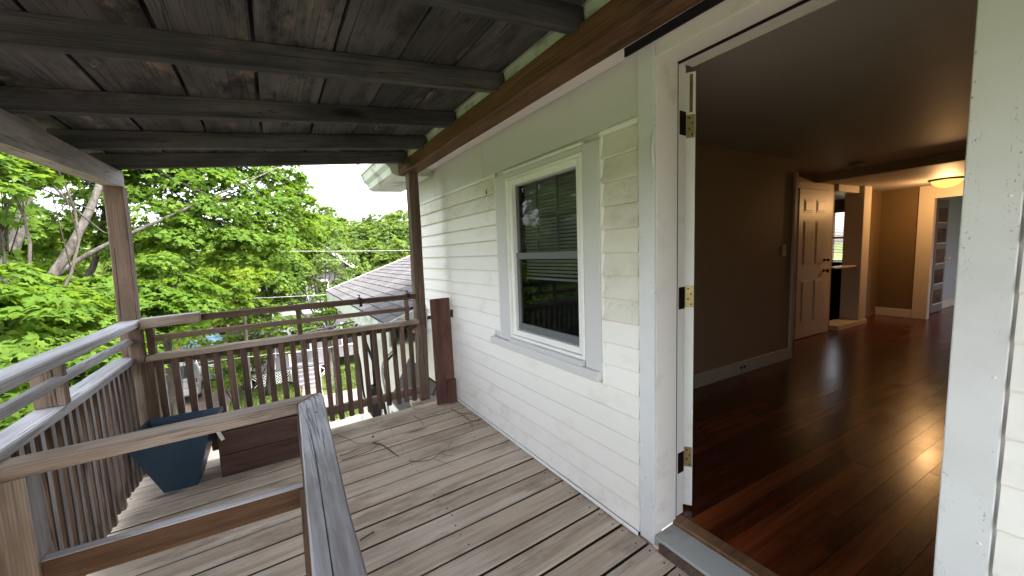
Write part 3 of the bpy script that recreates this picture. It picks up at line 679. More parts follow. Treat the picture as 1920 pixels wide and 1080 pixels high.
# blinds hanging inside
bl = thing('window_blind', (1.43, 1.73, 1.78), 'dark slatted blind hanging inside the porch window', 'blind')
z = 1.77
while z > 1.185:
    add('slat', boxmesh('slat', (.60,.024,.0015), M_blind), Matrix.Translation((1.432,1.735,z)) @ Matrix.Rotation(rad(90),4,'Z') @ Matrix.Rotation(rad(38),4,'X'), bl); z -= .0215
board('bottom_bar', (1.432,1.44,1.165), (1.432,2.03,1.165), .026, .012, M_blind, bl)
wbox('window_recess', (1.475, 1.39, .74), (1.485, 2.09, 1.83), M_dark, house)  # black box behind the blind: the room's darkness painted on
for (lo, hi) in (((1.408,1.385,.74),(1.474,1.389,1.83)), ((1.408,2.091,.74),(1.474,2.095,1.83)), ((1.408,1.39,.735),(1.474,2.09,.739)), ((1.408,1.39,1.831),(1.474,2.09,1.835))):
    wbox('window_recess', lo, hi, M_dark, house)
# gecko shaped chip of dirt on the top course left of the window
# ------------------------------------------------------------------ main eave and roof of the house
def shingmat():
    s = NT('grey_shingle'); P = s.coords(); n = s.noise(P, 120, 3, .7); m = s.noise(P, 6, 4, .6)
    c = s.mix(s.ramp(n, .35, .7), (.062,.058,.058), (.118,.111,.111)); c = s.mix(s.math('MULTIPLY', s.ramp(m, .45, .7), .5), c, (.10,.092,.095))
    hs = s.n('ShaderNodeHueSaturation'); s.l(c, hs.inputs['Color']); s.l(s.math('MULTIPLY_ADD', s.rand, .36, .82), hs.inputs['Value'])
    return s.done(s.bsdf(hs.outputs[0], .92, .2, bump=n, bstr=.5, bdist=.004))
M_shin = shingmat()
prof = [(1.30,2.07),(.985,2.055),(.945,2.075),(.93,2.12),(.895,2.15),(.875,2.21),(.862,2.215),(.862,2.250),(1.30,2.30)]
V = [(x_, 3.36, z_) for x_, z_ in prof]+[(x_, 4.28, z_) for x_, z_ in prof]; n = len(prof)
wmesh('cornice', V, [tuple(range(n))[::-1], tuple(range(n, 2*n))]+[(i, (i+1) % n, (i+1) % n+n, i+n) for i in range(n)], M_eave, house)
wmesh('main_roof', [(.85,-2.7,2.33),(.85,4.32,2.33),(4.6,4.32,5.0),(4.6,-2.7,5.0),(.85,-2.7,2.37),(.85,4.32,2.37),(4.6,4.32,5.05),(4.6,-2.7,5.05)], BOXF, M_shin, house)
wmesh('gable_wall', [(XW,3.915,2.46),(4.5,3.915,2.46),(4.5,3.915,4.9),(XW,3.995,2.46),(4.5,3.995,2.46),(4.5,3.995,4.9)], [(0,1,2),(5,4,3),(0,3,4,1),(1,4,5,2),(2,5,3,0)], M_sid, house)
wbox('end_wall', (XW, 3.924, -4.2), (10.5, 3.99, 2.455), M_sid, house)

# ------------------------------------------------------------------ lower wing of the house beyond the porch
wing = thing('house_wing', (2, 6.2, -4.2), 'lower white house wing with a grey shingled roof beyond the slim post', 'house')
wbox('wall', (XW+.02, 4.0, -4.2), (XW+.10, 8.40, .74), M_sid, wing)
wbox('wall', (XW+.10, 8.34, -4.2), (6.5, 8.40, .74), M_sid, wing)
V = [(XW+.02,8.33,.741),(6.5,8.33,.741),(4.0,8.33,1.7),(2.9,8.33,1.28),(XW+.02,8.40,.741),(6.5,8.40,.741),(4.0,8.40,1.7),(2.9,8.40,1.28)]
wmesh('gable', V, [(3,2,1,0),(4,5,6,7),(0,1,5,4),(1,2,6,5),(2,3,7,6),(3,0,4,7)], M_sid, wing)
for k in range(40):
    z = .62-.112*k
    if z < -3.9: break
    if k < 26: board('clapboard', (XW+.012, 4.0, z), (XW+.012, 8.38, z), .014, .105, M_sid, wing, bev=.002)
wbox('corner_board', (XW-.004, 8.30, -4.2), (XW+.018, 8.42, .60), M_trimg, wing)
ex, ez, rxx, rzz = .93, .655, 3.4, 1.545
sl = math.atan2(rzz-ez, rxx-ex); RL = math.hypot(rzz-ez, rxx-ex)
Mr = Matrix(((math.cos(sl),0,-math.sin(sl),ex),(0,1,0,0),(math.sin(sl),0,math.cos(sl),ez),(0,0,0,1)))
rf = add('roof', boxmesh('wing_roof', (RL-.42, 4.90, .05), M_black, .003), Mr @ T(RL/2+.21, 6.46, -.03), wing)
add('roof_edge', boxmesh('roof_edge', (.419, 5.11, .05), M_black, .003), Mr @ T(.2095, 6.355, -.03), wing)
add('rake_trim', boxmesh('rake_trim', (.43,.02,.09), M_eave, .002), Mr @ T(.215, 3.785, -.02), wing)
ne = 14; ex_ = .150
for c in range(ne):
    yy = 3.80 - (.15 if c % 2 else 0)
    while yy < 8.90:
        wv = .298; y1 = min(yy+wv, 8.915); y0 = max(yy, 3.80 if c < 2 else 4.0)
        if y1-y0 > .05:
            add('shingle', boxmesh('shingle', (.165, round(y1-y0-.010,3), .012), M_shin, .001), Mr @ T(c*ex_+.07, (y0+y1)/2, .007+random.uniform(0,.002)) @ Matrix.Rotation(rad(3.2),4,'Y'), rf)
        yy += .305
add('rake_trim', boxmesh('rake_trim', (RL,.02,.045), M_trimw, .002), Mr @ T(RL/2, 8.93, .0), wing)
wbox('fascia', (.925, 3.80, .42), (.945, 8.92, .632), M_eave, wing, .002)
wbox('soffit', (.946, 3.80, .425), (XW-.026, 8.9, .44), M_eave, wing)
# little lean-to roof below, with the service cables
lean = thing('lean_to_roof', (1.5, 4.4, -.2), 'small dark grey lean-to roof on the wall below the railing', 'roof')
wmesh('covering', [(1.36,3.6,.02),(1.36,4.6,.02),(1.10,4.6,-.45),(1.10,3.6,-.45),(1.36,3.6,.06),(1.36,4.6,.06),(1.08,4.6,-.43),(1.08,3.6,-.43)], [(3,2,1,0),(4,5,6,7),(0,1,5,4),(1,2,6,5),(2,3,7,6),(3,0,4,7)], M_shin, lean)
board('fascia', (1.088, 3.6, -.50), (1.088, 4.6, -.50), .02, .10, M_trimw, lean)
mt = thing('electric_meter', (1.30, 6.4, -1.0), 'black electric meter box with service cables on the wing wall', 'meter')
wbox('box', (1.19, 6.35, -1.35), (1.335, 6.60, -.85), M_black, mt, .01)
tube('conduit', [(1.29,6.48,-.85),(1.29,6.48,.30)], .025, M_black, mt)
tube('conduit', [(1.29,6.48,-1.35),(1.29,6.48,-4.1)], .03, M_sash, mt)
tube('cable', curve([(1.25,6.5,.35),(1.1,6.3,.25),(1.15,5.6,-.35),(1.2,5.3,-1.2),(1.22,5.5,-1.9),(1.25,6.2,-2.2),(1.3,6.5,-1.5)]), .020, M_black, mt)
tube('cable', curve([(1.25,6.5,.35),(1.05,6.7,.10),(1.15,6.9,-.5),(1.2,7.0,-1.2),(1.25,6.6,-1.1)]), .018, M_black, mt)
M_cabg = plain('grey_cable', (.30,.30,.30), .5)
tube('cable', curve([(1.28,4.9,.1),(1.1,4.85,-.1),(1.15,4.8,-.6),(1.22,4.9,-1.6),(1.28,5.0,-3.0)]), .016, M_black, mt)
tube('cable', curve([(1.28,5.0,.1),(1.1,4.97,-.1),(1.12,4.92,-.6),(1.2,4.98,-1.7),(1.28,5.05,-3.0)]), .014, M_cabg, mt)
# ------------------------------------------------------------------ rooms behind the doorway, turned 5 degrees
TH = rad(-5); MI = Matrix.Translation((1.5, .97, 0)) @ Matrix.Rotation(TH, 4, 'Z')     # local a = into the house, b = left
FZ = .060
M_iwall = paint('brown_wall_paint', (.40,.272,.180), dirt=(.32,.21,.14), amt=.3, rough=.6, bstr=.05)
M_iwallb = paint('grey_blue_wall_paint', (.40,.41,.44), amt=.2, rough=.6)
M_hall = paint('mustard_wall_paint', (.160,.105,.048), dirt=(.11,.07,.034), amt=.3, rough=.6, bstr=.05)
M_iceil = paint('ceiling_paint', (.42,.38,.345), dirt=(.3,.26,.23), amt=.3, rough=.55)
M_itrim = paint('cream_trim_paint', (.62,.56,.47), dirt=(.5,.42,.32), amt=.2, rough=.4)
def floormat():
    s = NT('polished_fir_floor'); P = s.coords(); n = s.noise(s.vmul(P, (.8, 16, 16)), 1, 6, .6, .6); b = s.noise(s.vmul(P, (1.1, 3, 3)), 1, 4, .6)
    c = s.mix(s.ramp(n, .3, .7), (.062,.012,.004), (.145,.036,.011)); c = s.mix(s.math('MULTIPLY', s.ramp(b, .56, .7), .85), c, (.018,.006,.004))
    hs = s.n('ShaderNodeHueSaturation'); s.l(c, hs.inputs['Color']); s.l(s.math('MULTIPLY_ADD', s.math('POWER', s.rand, 2.5), 1.0, .70), hs.inputs['Value'])
    h = s.math('ADD', s.math('MULTIPLY', n, .25), s.noise(P, 7, 4, .6))
    r = s.math('MULTIPLY_ADD', s.noise(P, 3, 2, .5), .16, .15)
    return s.done(s.bsdf(hs.outputs[0], r, .5, bump=h, bstr=.07, bdist=.004))
M_ifloor = floormat()
def ibox(name, a0, a1, b0, b1, z0, z1, mat, parent=None, bev=0.0):
    return add(name, boxmesh(name, (a1-a0, b1-b0, z1-z0), mat, bev), MI @ T((a0+a1)/2, (b0+b1)/2, (z0+z1)/2), parent)
fl = tag(bpy.data.objects.new('interior_floor', None), kind='structure'); place(fl, MI @ T(3,0,0))
ibox('subfloor', .3, 9.6, -3.0, 3.9, -.02, FZ-.022, M_dark, fl)
b = -1.9; k = 0
while b < 3.2:
    a = -.06 - random.uniform(0, 1.5); wv = .085
    while a < 9.4:
        L = random.uniform(1.6, 3.4); a0 = max(a, (-.03-.0872*b)/.996+.02); a1 = min(a+L, 9.4)
        if b > 1.9 and a1 < 4: a += L; continue
        if a1-a0 > .1:
            add('floor_plank', boxmesh('floor_plank', (round(a1-a0-.002, 2), wv-.0006, .02), M_ifloor, .0004), MI @ T((a0+a1)/2, b+wv/2, FZ-.0105+random.uniform(-.0006,.0002)), fl)
        a += L
    b += wv; k += 1
def istruct(name, *box, mat=M_iwall, parent=None):
    o = ibox(name, *box, mat, parent)
    if parent is None: tag(o, kind='structure')
    return o
CZ = 2.19
istruct('interior_ceiling', -.06, 4.45, -2.0, 3.6, CZ, CZ+.08, mat=M_iceil)
lc = istruct('hall_ceiling', 4.55, 9.6, -3.0, 3.6, 2.10, 2.18, mat=M_iceil)
ibox('ceiling_step', 4.45, 4.549, -3.0, 3.6, 2.09, 2.26, M_iwall, lc)
wl_ = istruct('interior_wall_left', .12, 3.12, 1.01, 1.10, FZ, CZ)
ibox('baseboard', .12, 3.10, .994, 1.0095, FZ, FZ+.125, M_itrim, wl_, .003)
ibox('casing', 3.0805, 3.135, .990, 1.115, FZ, 2.06, M_itrim, wl_, .003)
tag(wbox('interior_wall_front', (1.50,1.025,FZ), (1.56,3.9,CZ+.05), M_iwall), kind='structure')
tag(wbox('interior_wall_front_right', (1.50,-2.2,FZ), (1.555,.095,CZ+.05), M_iwall), kind='structure')
istruct('interior_wall_right', .2, 4.2, -2.0, -1.9, FZ, CZ)
istruct('interior_wall_right_hall', 4.2, 6.8, -.62, -.53, FZ, 2.1)
istruct('interior_wall_corner', 4.11, 4.199, -1.89, -.53, FZ, CZ)
# recess and six panel door
wd = istruct('interior_wall_recess', 3.86, 4.98, 1.395, 1.47, FZ, CZ)
ibox('casing', 3.80, 3.859, 1.375, 1.50, FZ, 2.06, M_itrim, wd, .003)
istruct('interior_wall_dark_room', 3.0, 5.0, 3.5, 3.6, FZ, CZ)
istruct('interior_wall_dark_room_side', 3.0, 3.08, 1.11, 3.5, FZ, CZ)
istruct('interior_wall_partition', 4.90, 4.975, 1.471, 3.49, FZ, CZ)
d6 = thing('panel_door', tuple((MI @ Vector((4.35,1.38,FZ)))), 'closed cream six panel door with two dark knobs in the hallway', 'door')
A0, A1, BF = 3.99, 4.74, 1.362
ibox('slab', A0, A1, BF, BF+.032, FZ+.01, 2.0, M_itrim, d6, .002)
def raised(par, a0, a1, z0, z1, bf, mat=M_itrim):
    ibox('panel_moulding', a0, a1, bf-.004, bf-.0003, z0, z1, M_itrim, par, .003)
    ibox('panel', a0+.022, a1-.022, bf-.010, bf-.0043, z0+.022, z1-.022, M_itrim, par, .004)
for (a0, a1) in ((A0+.11, A0+.33), (A0+.42, A0+.64)):
    raised(d6, a0, a1, 1.70, 1.87, BF); raised(d6, a0, a1, 1.02, 1.60, BF); raised(d6, a0, a1, .27, .83, BF)
ibox('door_casing', 3.895, A0-.004, 1.372, 1.3945, FZ, 2.08, M_itrim, d6, .003); ibox('door_casing', A1+.004, A1+.15, 1.372, 1.3945, FZ, 2.08, M_itrim, d6, .003)
ibox('door_casing', A0-.0035, A1+.0035, 1.372, 1.3945, 2.004, 2.085, M_itrim, d6, .003)
for z, r in ((.93, .028), (1.075, .020)):
    lathe('knob', [(.022,0),(.022,.006),(.009,.008),(.009,.03),(r,.04),(r,.055),(.012,.063)], M_dbrz, MI @ Matrix.Translation((A1-.07, BF-.0005, z)) @ Matrix.Rotation(rad(90),4,'X'), d6, 14)
# open bay with a column and a ledge
col = thing('column', tuple(MI @ Vector((5.77,1.45,FZ))), 'square cream column at the end of the hallway half wall', 'column')
ibox('shaft', 5.66, 5.90, 1.31, 1.535, FZ+.07, 2.098, M_itrim, col, .004); ibox('base', 5.0, 5.915, 1.295, 1.55, FZ, FZ+.068, M_itrim, col, .004)
ibox('ledge', 5.0, 5.655, 1.36, 1.50, .93, .955, M_itrim, col, .003)
ibox('header', 5.0, 5.655, 1.36, 1.58, 2.0, 2.098, M_itrim, col, .003)
sb = istruct('interior_wall_side_room', 7.6, 7.68, 2.42, 3.9, FZ, 2.1); 
istruct('interior_wall_side_room_b', 7.6, 7.68, 1.53, 2.12, FZ, 2.1); istruct('interior_wall_side_room_c', 7.6, 7.68, 2.121, 2.419, FZ, .94); istruct('interior_wall_side_room_d', 7.6, 7.68, 2.121, 2.419, 1.86, 2.1)
istruct('interior_wall_side_room_e', 5.0, 7.68, 3.3, 3.4, FZ, 2.1)
sw_ = thing('far_window', tuple(MI @ Vector((7.62,2.27,.94))), 'bright far window with blinds behind the hallway column', 'window')
ibox('frame', 7.575, 7.598, 2.09, 2.125, .93, 1.88, M_itrim, sw_, .002); ibox('frame', 7.575, 7.598, 2.415, 2.45, .93, 1.88, M_itrim, sw_, .002)
ibox('meeting_rail', 7.61, 7.64, 2.122, 2.418, 1.36, 1.40, M_itrim, sw_)
z = 1.84
while z > 1.08:
    add('slat', boxmesh('blind_slat', (.29,.024,.0012), M_white), MI @ Matrix.Translation((7.605,2.27,z)) @ Matrix.Rotation(rad(90),4,'Z') @ Matrix.Rotation(rad(25),4,'X'), sw_); z -= .03
drk = thing('dark_cabinet', tuple(MI @ Vector((7.2,2.25,FZ))), 'tall dark cabinet below the far window beyond the column', 'cabinet')
ibox('body', 7.0, 7.45, 1.95, 2.6, FZ, .90, M_dark, drk, .004); ibox('worktop', 6.98, 7.47, 1.93, 2.62, .9005, .93, M_black, drk, .004)
# back wall with casing and the next room
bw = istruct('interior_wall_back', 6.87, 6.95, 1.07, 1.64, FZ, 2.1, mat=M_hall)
ibox('baseboard', 6.852, 6.8695, 1.075, 1.60, FZ, FZ+.13, M_itrim, bw, .003)
ibox('casing', 6.845, 6.8695, .905, 1.07, FZ, 2.098, M_itrim, bw, .003); ibox('casing', 6.845, 6.8695, -.40, .9045, 1.90, 2.098, M_itrim, bw, .003)
ibox('jamb', 6.87, 6.95, .905, 1.0695, FZ, 2.098, M_itrim, bw)
istruct('interior_wall_back_right', 6.87, 6.95, -.60, -.1, FZ, 1.9); istruct('interior_wall_back_head', 6.87, 6.95, -.6, .90, 1.901, 2.1)
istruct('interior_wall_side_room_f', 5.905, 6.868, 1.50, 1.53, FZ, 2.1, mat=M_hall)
h2 = istruct('far_room_wall', 6.951, 9.4, 1.08, 1.16, FZ, 2.1, mat=M_iwallb); ibox('baseboard', 6.96, 9.4, 1.062, 1.0795, FZ, FZ+.13, M_itrim, h2, .003)
istruct('far_room_end', 9.3, 9.38, -2.6, 1.079, FZ, 2.1, mat=M_iwallb)
istruct('far_room_side', 6.951, 7.5, -2.6, -2.5, FZ, 2.1, mat=M_iwallb); istruct('far_room_side_b', 8.9, 9.29, -2.6, -2.5, FZ, 2.1, mat=M_iwallb)
istruct('far_room_side_c', 7.5, 8.9, -2.6, -2.5, FZ, .8, mat=M_iwallb)
M_d5 = paint('grey_brown_door_paint', (.17,.15,.15), amt=.2, rough=.4)
d5 = thing('panel_door', tuple(MI @ Vector((7.75,1.02,FZ))), 'grey open door with five stacked panels in the far room', 'door')
ibox('slab', 7.44, 8.0, 1.012, 1.05, FZ+.01, 1.92, M_d5, d5, .002)
for i in range(5):
    z0 = .22+.335*i
    ibox('panel_ledge', 7.51, 7.93, 1.000, 1.0115, z0-.018, z0, M_itrim, d5, .002); ibox('panel', 7.52, 7.92, 1.008, 1.0118, z0+.004, z0+.23, M_balus, d5, .001)  # cream ledges: highlights along the panel edges put into the colour
lathe('knob', [(.02,0),(.02,.005),(.008,.008),(.008,.03),(.024,.04),(.024,.052),(.01,.06)], M_white, MI @ Matrix.Translation((7.96,1.0115,.95)) @ Matrix.Rotation(rad(90),4,'X'), d5, 14)
# small fittings
ls = thing('light_switch', tuple(MI @ Vector((2.93,1.0,1.25))), 'cream light switch plate on the brown wall', 'switch')
ibox('plate', 2.89, 2.965, 1.002, 1.0095, 1.19, 1.31, M_itrim, ls, .002); ibox('toggle', 2.92, 2.935, .994, 1.0015, 1.24, 1.262, M_itrim, ls, .001)
ot = thing('wall_outlet', tuple(MI @ Vector((2.2,.99,.13))), 'cream outlet set in the baseboard', 'outlet')
ibox('plate', 2.16, 2.27, .988, .9935, .095, .165, M_itrim, ot, .002); ibox('socket', 2.175, 2.205, .9865, .9878, .115, .145, M_dbrz, ot); ibox('socket', 2.225, 2.255, .9865, .9878, .115, .145, M_dbrz, ot)
sd = thing('smoke_detector', tuple(MI @ Vector((4.04,.84,CZ))), 'small round smoke detector on the room ceiling', 'detector')
lathe('case', [(.055,-.04),(.065,-.03),(.066,-.002)], M_iceil, MI @ T(4.04,.84,CZ), sd, 20); lathe('vent_ring', [(.04,-.044),(.052,-.0405)], M_dbrz, MI @ T(4.04,.84,CZ), sd, 16)
lamp = thing('ceiling_lamp', tuple(MI @ Vector((6.17,.64,2.1))), 'lit flush dome lamp glowing on the hallway ceiling', 'lamp')
M_dome = emit('lamp_glow', (1.0,.60,.15), .20)
lathe('pan', [(.165,-.022),(.172,-.018),(.172,-.001)], M_dbrz, MI @ T(6.17,.64,2.1), lamp, 28)
lathe('dome', [(.02,-.118),(.07,-.108),(.11,-.085),(.14,-.05),(.148,-.0225)], M_dome, MI @ T(6.17,.64,2.1), lamp, 28)

ld = bpy.data.lights.new('lamp_bulb', 'POINT'); ld.energy = 3.6; ld.color = (1, .55, .22); ld.shadow_soft_size = .09
lo = bpy.data.objects.new('lamp_bulb', ld); place(lo, MI @ T(6.17,.64,2.1-.215), lamp)
MAPLE_NEAR = [(-2.0, 5.23, 0.9, 0.55), (-2.18, 6.02, 0.96, 0.5), (-1.93, 5.89, 0.8, 0.55), (-1.83, 6.34, 0.66, 0.5), (-1.87, 4.85, 0.57, 0.55), (-1.75, 5.11, 0.43, 0.5), (-1.7, 5.54, 0.31, 0.45), (-1.78, 4.46, 0.3, 0.5), (-1.7, 4.7, 0.06, 0.45), (-2.15, 7.08, 0.95, 0.5), (-1.91, 7.36, 0.91, 0.5), (-1.77, 6.36, 0.46, 0.45), (-2.04, 4.78, 0.79, 0.6), (-1.96, 4.38, 0.45, 0.6), (-2.36, 5.73, 1.09, 0.6), (-1.75, 4.25, 0.03, 0.45), (-1.62, 4.94, -0.11, 0.4), (-2.31, 6.4, 2.57, 0.36), (-2.27, 7.04, 2.69, 0.32), (-2.34, 5.96, 2.39, 0.5), (-2.64, 6.27, 1.79, 0.5), (-2.3, 6.61, 2.88, 0.5), (-2.12, 7.09, 3.08, 0.5)]
MAPLE_BIG = [(-3.04, 10.05, 2.16, 0.7), (-3.62, 10.39, 1.99, 0.8), (-2.53, 10.19, 2.93, 0.7), (-2.47, 10.21, 1.77, 0.6), (-3.76, 11.4, 1.41, 0.8), (-3.99, 10.78, 2.21, 0.8), (-2.68, 10.15, 3.35, 0.8), (-1.91, 9.82, 3.15, 0.75), (-1.44, 9.69, 3.07, 0.8), (-0.88, 9.96, 3.21, 0.8), (-0.25, 10.2, 3.31, 0.8), (0.26, 10.6, 3.3, 0.7), (-1.78, 9.64, 2.53, 0.65), (-1.28, 9.31, 2.46, 0.7), (-0.73, 9.37, 2.38, 0.75), (-0.2, 9.8, 2.56, 0.75), (0.36, 10.19, 2.69, 0.7), (0.65, 10.78, 2.52, 0.6), (0.81, 10.77, 3.05, 0.5), (-1.45, 9.09, 1.9, 0.6), (-0.91, 8.95, 1.79, 0.65), (-0.42, 9.19, 1.9, 0.65), (0.14, 9.8, 1.93, 0.65), (0.59, 10.58, 1.97, 0.55), (-2.03, 9.79, 1.84, 0.6), (-0.65, 9.58, 1.48, 0.45), (-0.12, 10.5, 1.35, 0.5), (-1.62, 9.87, 3.89, 0.9), (-0.83, 10.27, 4.11, 0.9), (0.12, 10.5, 4.19, 0.8), (-2.12, 9.77, 3.8, 0.9)]
MAPLE_MID = [(-1.69, 8.02, 0.83, 0.55), (-1.34, 7.89, 0.98, 0.6), (-1.0, 8.34, 0.87, 0.5), (-1.57, 8.25, 1.24, 0.5), (-1.24, 7.9, 0.62, 0.5), (-1.65, 7.42, 0.56, 0.45), (-0.88, 8.76, 0.58, 0.4), (-1.47, 7.66, 0.5, 0.4), (-1.84, 7.99, 1.1, 0.4)]
YELLOW = [(-1.12, 13.96, 1.15, 0.7), (-0.93, 14.47, 0.71, 0.65), (-1.4, 13.93, 0.77, 0.5), (-0.64, 14.99, 1.02, 0.6), (-1.07, 13.96, 0.26, 0.45), (-1.25, 14.45, 1.57, 0.5)]
MIDTREE = [(-2.93, 15.73, 1.81, 1.2), (-2.21, 16.86, 1.45, 1.3), (-0.25, 17.0, 0.74, 1.1), (0.53, 17.49, 1.54, 1.2), (0.84, 17.48, 0.65, 0.9), (0.03, 16.5, -0.07, 0.8), (1.61, 18.93, 1.51, 1.1), (-0.65, 15.99, -0.34, 0.6), (-1.42, 15.94, -0.43, 0.6), (2.0, 19.9, 2.53, 1.2), (1.06, 18.97, 2.48, 1.2), (-0.53, 17.99, 1.79, 1.1)]
SLIM = [(0.78, 16.98, 0.25, 0.55), (1.39, 16.94, 0.85, 0.55), (2.0, 16.88, 1.25, 0.6), (2.35, 16.84, 0.57, 0.5), (1.7, 16.71, 0.18, 0.5), (2.69, 17.29, 1.45, 0.6), (1.09, 16.76, -0.41, 0.45), (2.32, 17.35, 1.92, 0.55), (0.36, 16.5, -0.2, 0.5)]
STREET = [(1.19, 13.95, -0.51, 0.5), (1.8, 13.48, -0.35, 0.5), (0.56, 14.19, -0.65, 0.5), (1.94, 13.06, -0.86, 0.45), (0.96, 13.57, -0.97, 0.4), (1.56, 13.91, 0.09, 0.45), (-0.05, 14.5, -0.79, 0.4)]
FAR_R = [(2.92, 25.84, 3.21, 1.6), (3.65, 24.73, 2.81, 1.5), (4.34, 23.61, 2.42, 1.5), (5.38, 25.44, 3.18, 1.3), (5.72, 25.36, 3.52, 1.0), (6.59, 24.12, 3.59, 1.0), (7.35, 24.94, 3.85, 0.9), (6.13, 23.21, 2.7, 1.5), (7.01, 22.95, 2.35, 1.5), (8.28, 23.59, 2.71, 1.8), (4.74, 21.48, 1.72, 1.3), (5.56, 20.25, 1.52, 1.2), (3.63, 21.7, 1.18, 1.2), (3.43, 23.75, 1.82, 1.4), (4.62, 19.46, 0.86, 0.8), (3.74, 19.65, 0.64, 0.9), (9.96, 24.02, 3.08, 2), (2.95, 26.84, 4.13, 1.0), (4.14, 25.67, 3.37, 1.0)]
FAR_L = [(-9.82, 24.07, 2.43, 2.2), (-9.57, 26.32, 2.27, 2.2), (-8.42, 26.71, 1.99, 2.2), (-7.06, 27.1, 2.21, 2.2), (-5.91, 29.41, 2.54, 2.2), (-4.31, 29.69, 2.52, 2.2), (-2.54, 29.89, 2.31, 2.2), (-0.57, 29.99, 2.27, 2.2), (1.27, 29.97, 2.03, 2), (-9.12, 23.28, 1.13, 3), (-8.37, 24.62, 0.56, 3), (-7.04, 25.03, 0.42, 3), (-6.13, 27.32, 0.21, 2.6), (-4.81, 29.61, -0.37, 2.4), (-3.02, 31.86, -1.07, 2.2), (-1.27, 32.98, -1.34, 2), (-8.62, 20.24, -0.98, 2.5), (-7.61, 20.64, -1.22, 2.5), (-6.55, 21.0, -1.46, 2.2), (-5.92, 23.26, -1.49, 2)]
HEDGE = [(-1.96, 18.9, -1.94, 0.7), (-1.43, 18.95, -1.88, 0.75), (-0.87, 18.98, -1.86, 0.75), (-0.32, 18.8, -2.08, 0.65), (0.25, 18.5, -2.31, 0.5), (-2.38, 18.65, -2.15, 0.55), (-1.6, 18.33, -2.33, 0.7), (-0.89, 18.18, -2.36, 0.7), (-2.82, 19.8, -1.85, 0.7)]
BUSH = [(-1.88, 17.9, -2.93, 0.5), (-1.62, 17.52, -3.2, 0.55), (-1.45, 17.94, -2.82, 0.5), (-2.08, 17.68, -3.08, 0.4), (-1.05, 18.37, -3.01, 0.5), (-2.36, 18.05, -2.65, 0.4)]
BUSH2 = [(-3.16, 17.72, -1.12, 0.5), (-2.7, 18.81, -1.05, 0.5), (-3.23, 15.67, -1.37, 0.4), (-3.29, 15.15, -1.74, 0.35), (-3.27, 16.68, -1.2, 0.4)]
STEMS = [[(-3.41, 8.65, 0.14), (-3.35, 8.46, 0.96), (-3.15, 8.43, 1.64), (-3.02, 8.48, 2.1), (-2.91, 8.52, 2.65), (-2.81, 8.55, 3.28)], [(-3.23, 8.72, 0.09), (-2.93, 8.51, 1.03), (-2.65, 8.6, 1.63), (-2.4, 8.78, 2.31), (-2.25, 8.92, 2.86), (-2.09, 9.16, 3.63)], [(-3.09, 10.04, 0.4), (-2.81, 10.12, 1.47), (-2.61, 10.17, 2.37), (-2.47, 10.21, 3.18)], [(-2.96, 8.5, 1.12), (-2.5, 8.65, 1.54), (-2.01, 8.77, 1.88), (-1.4, 8.99, 2.27), (-0.85, 9.16, 2.63), (-0.24, 9.3, 3.0), (0.25, 9.5, 3.33)], [(-1.65, 9.46, 2.81), (-1.26, 9.62, 3.17), (-1.0, 9.75, 3.53)], [(-2.33, 6.6, 2.59), (-2.18, 6.86, 2.38), (-2.03, 6.91, 2.1), (-1.89, 7.16, 1.84), (-1.82, 7.17, 1.8)], [(-2.38, 6.37, 2.36), (-2.18, 6.65, 2.28), (-1.98, 6.92, 2.14), (-1.82, 7.07, 2.06)], [(-2.18, 6.86, 2.38), (-2.1, 6.99, 2.5), (-1.88, 7.26, 2.43)], [(-1.99, 5.66, 0.18), (-1.82, 5.93, 0.4), (-1.69, 6.07, 0.5)]]
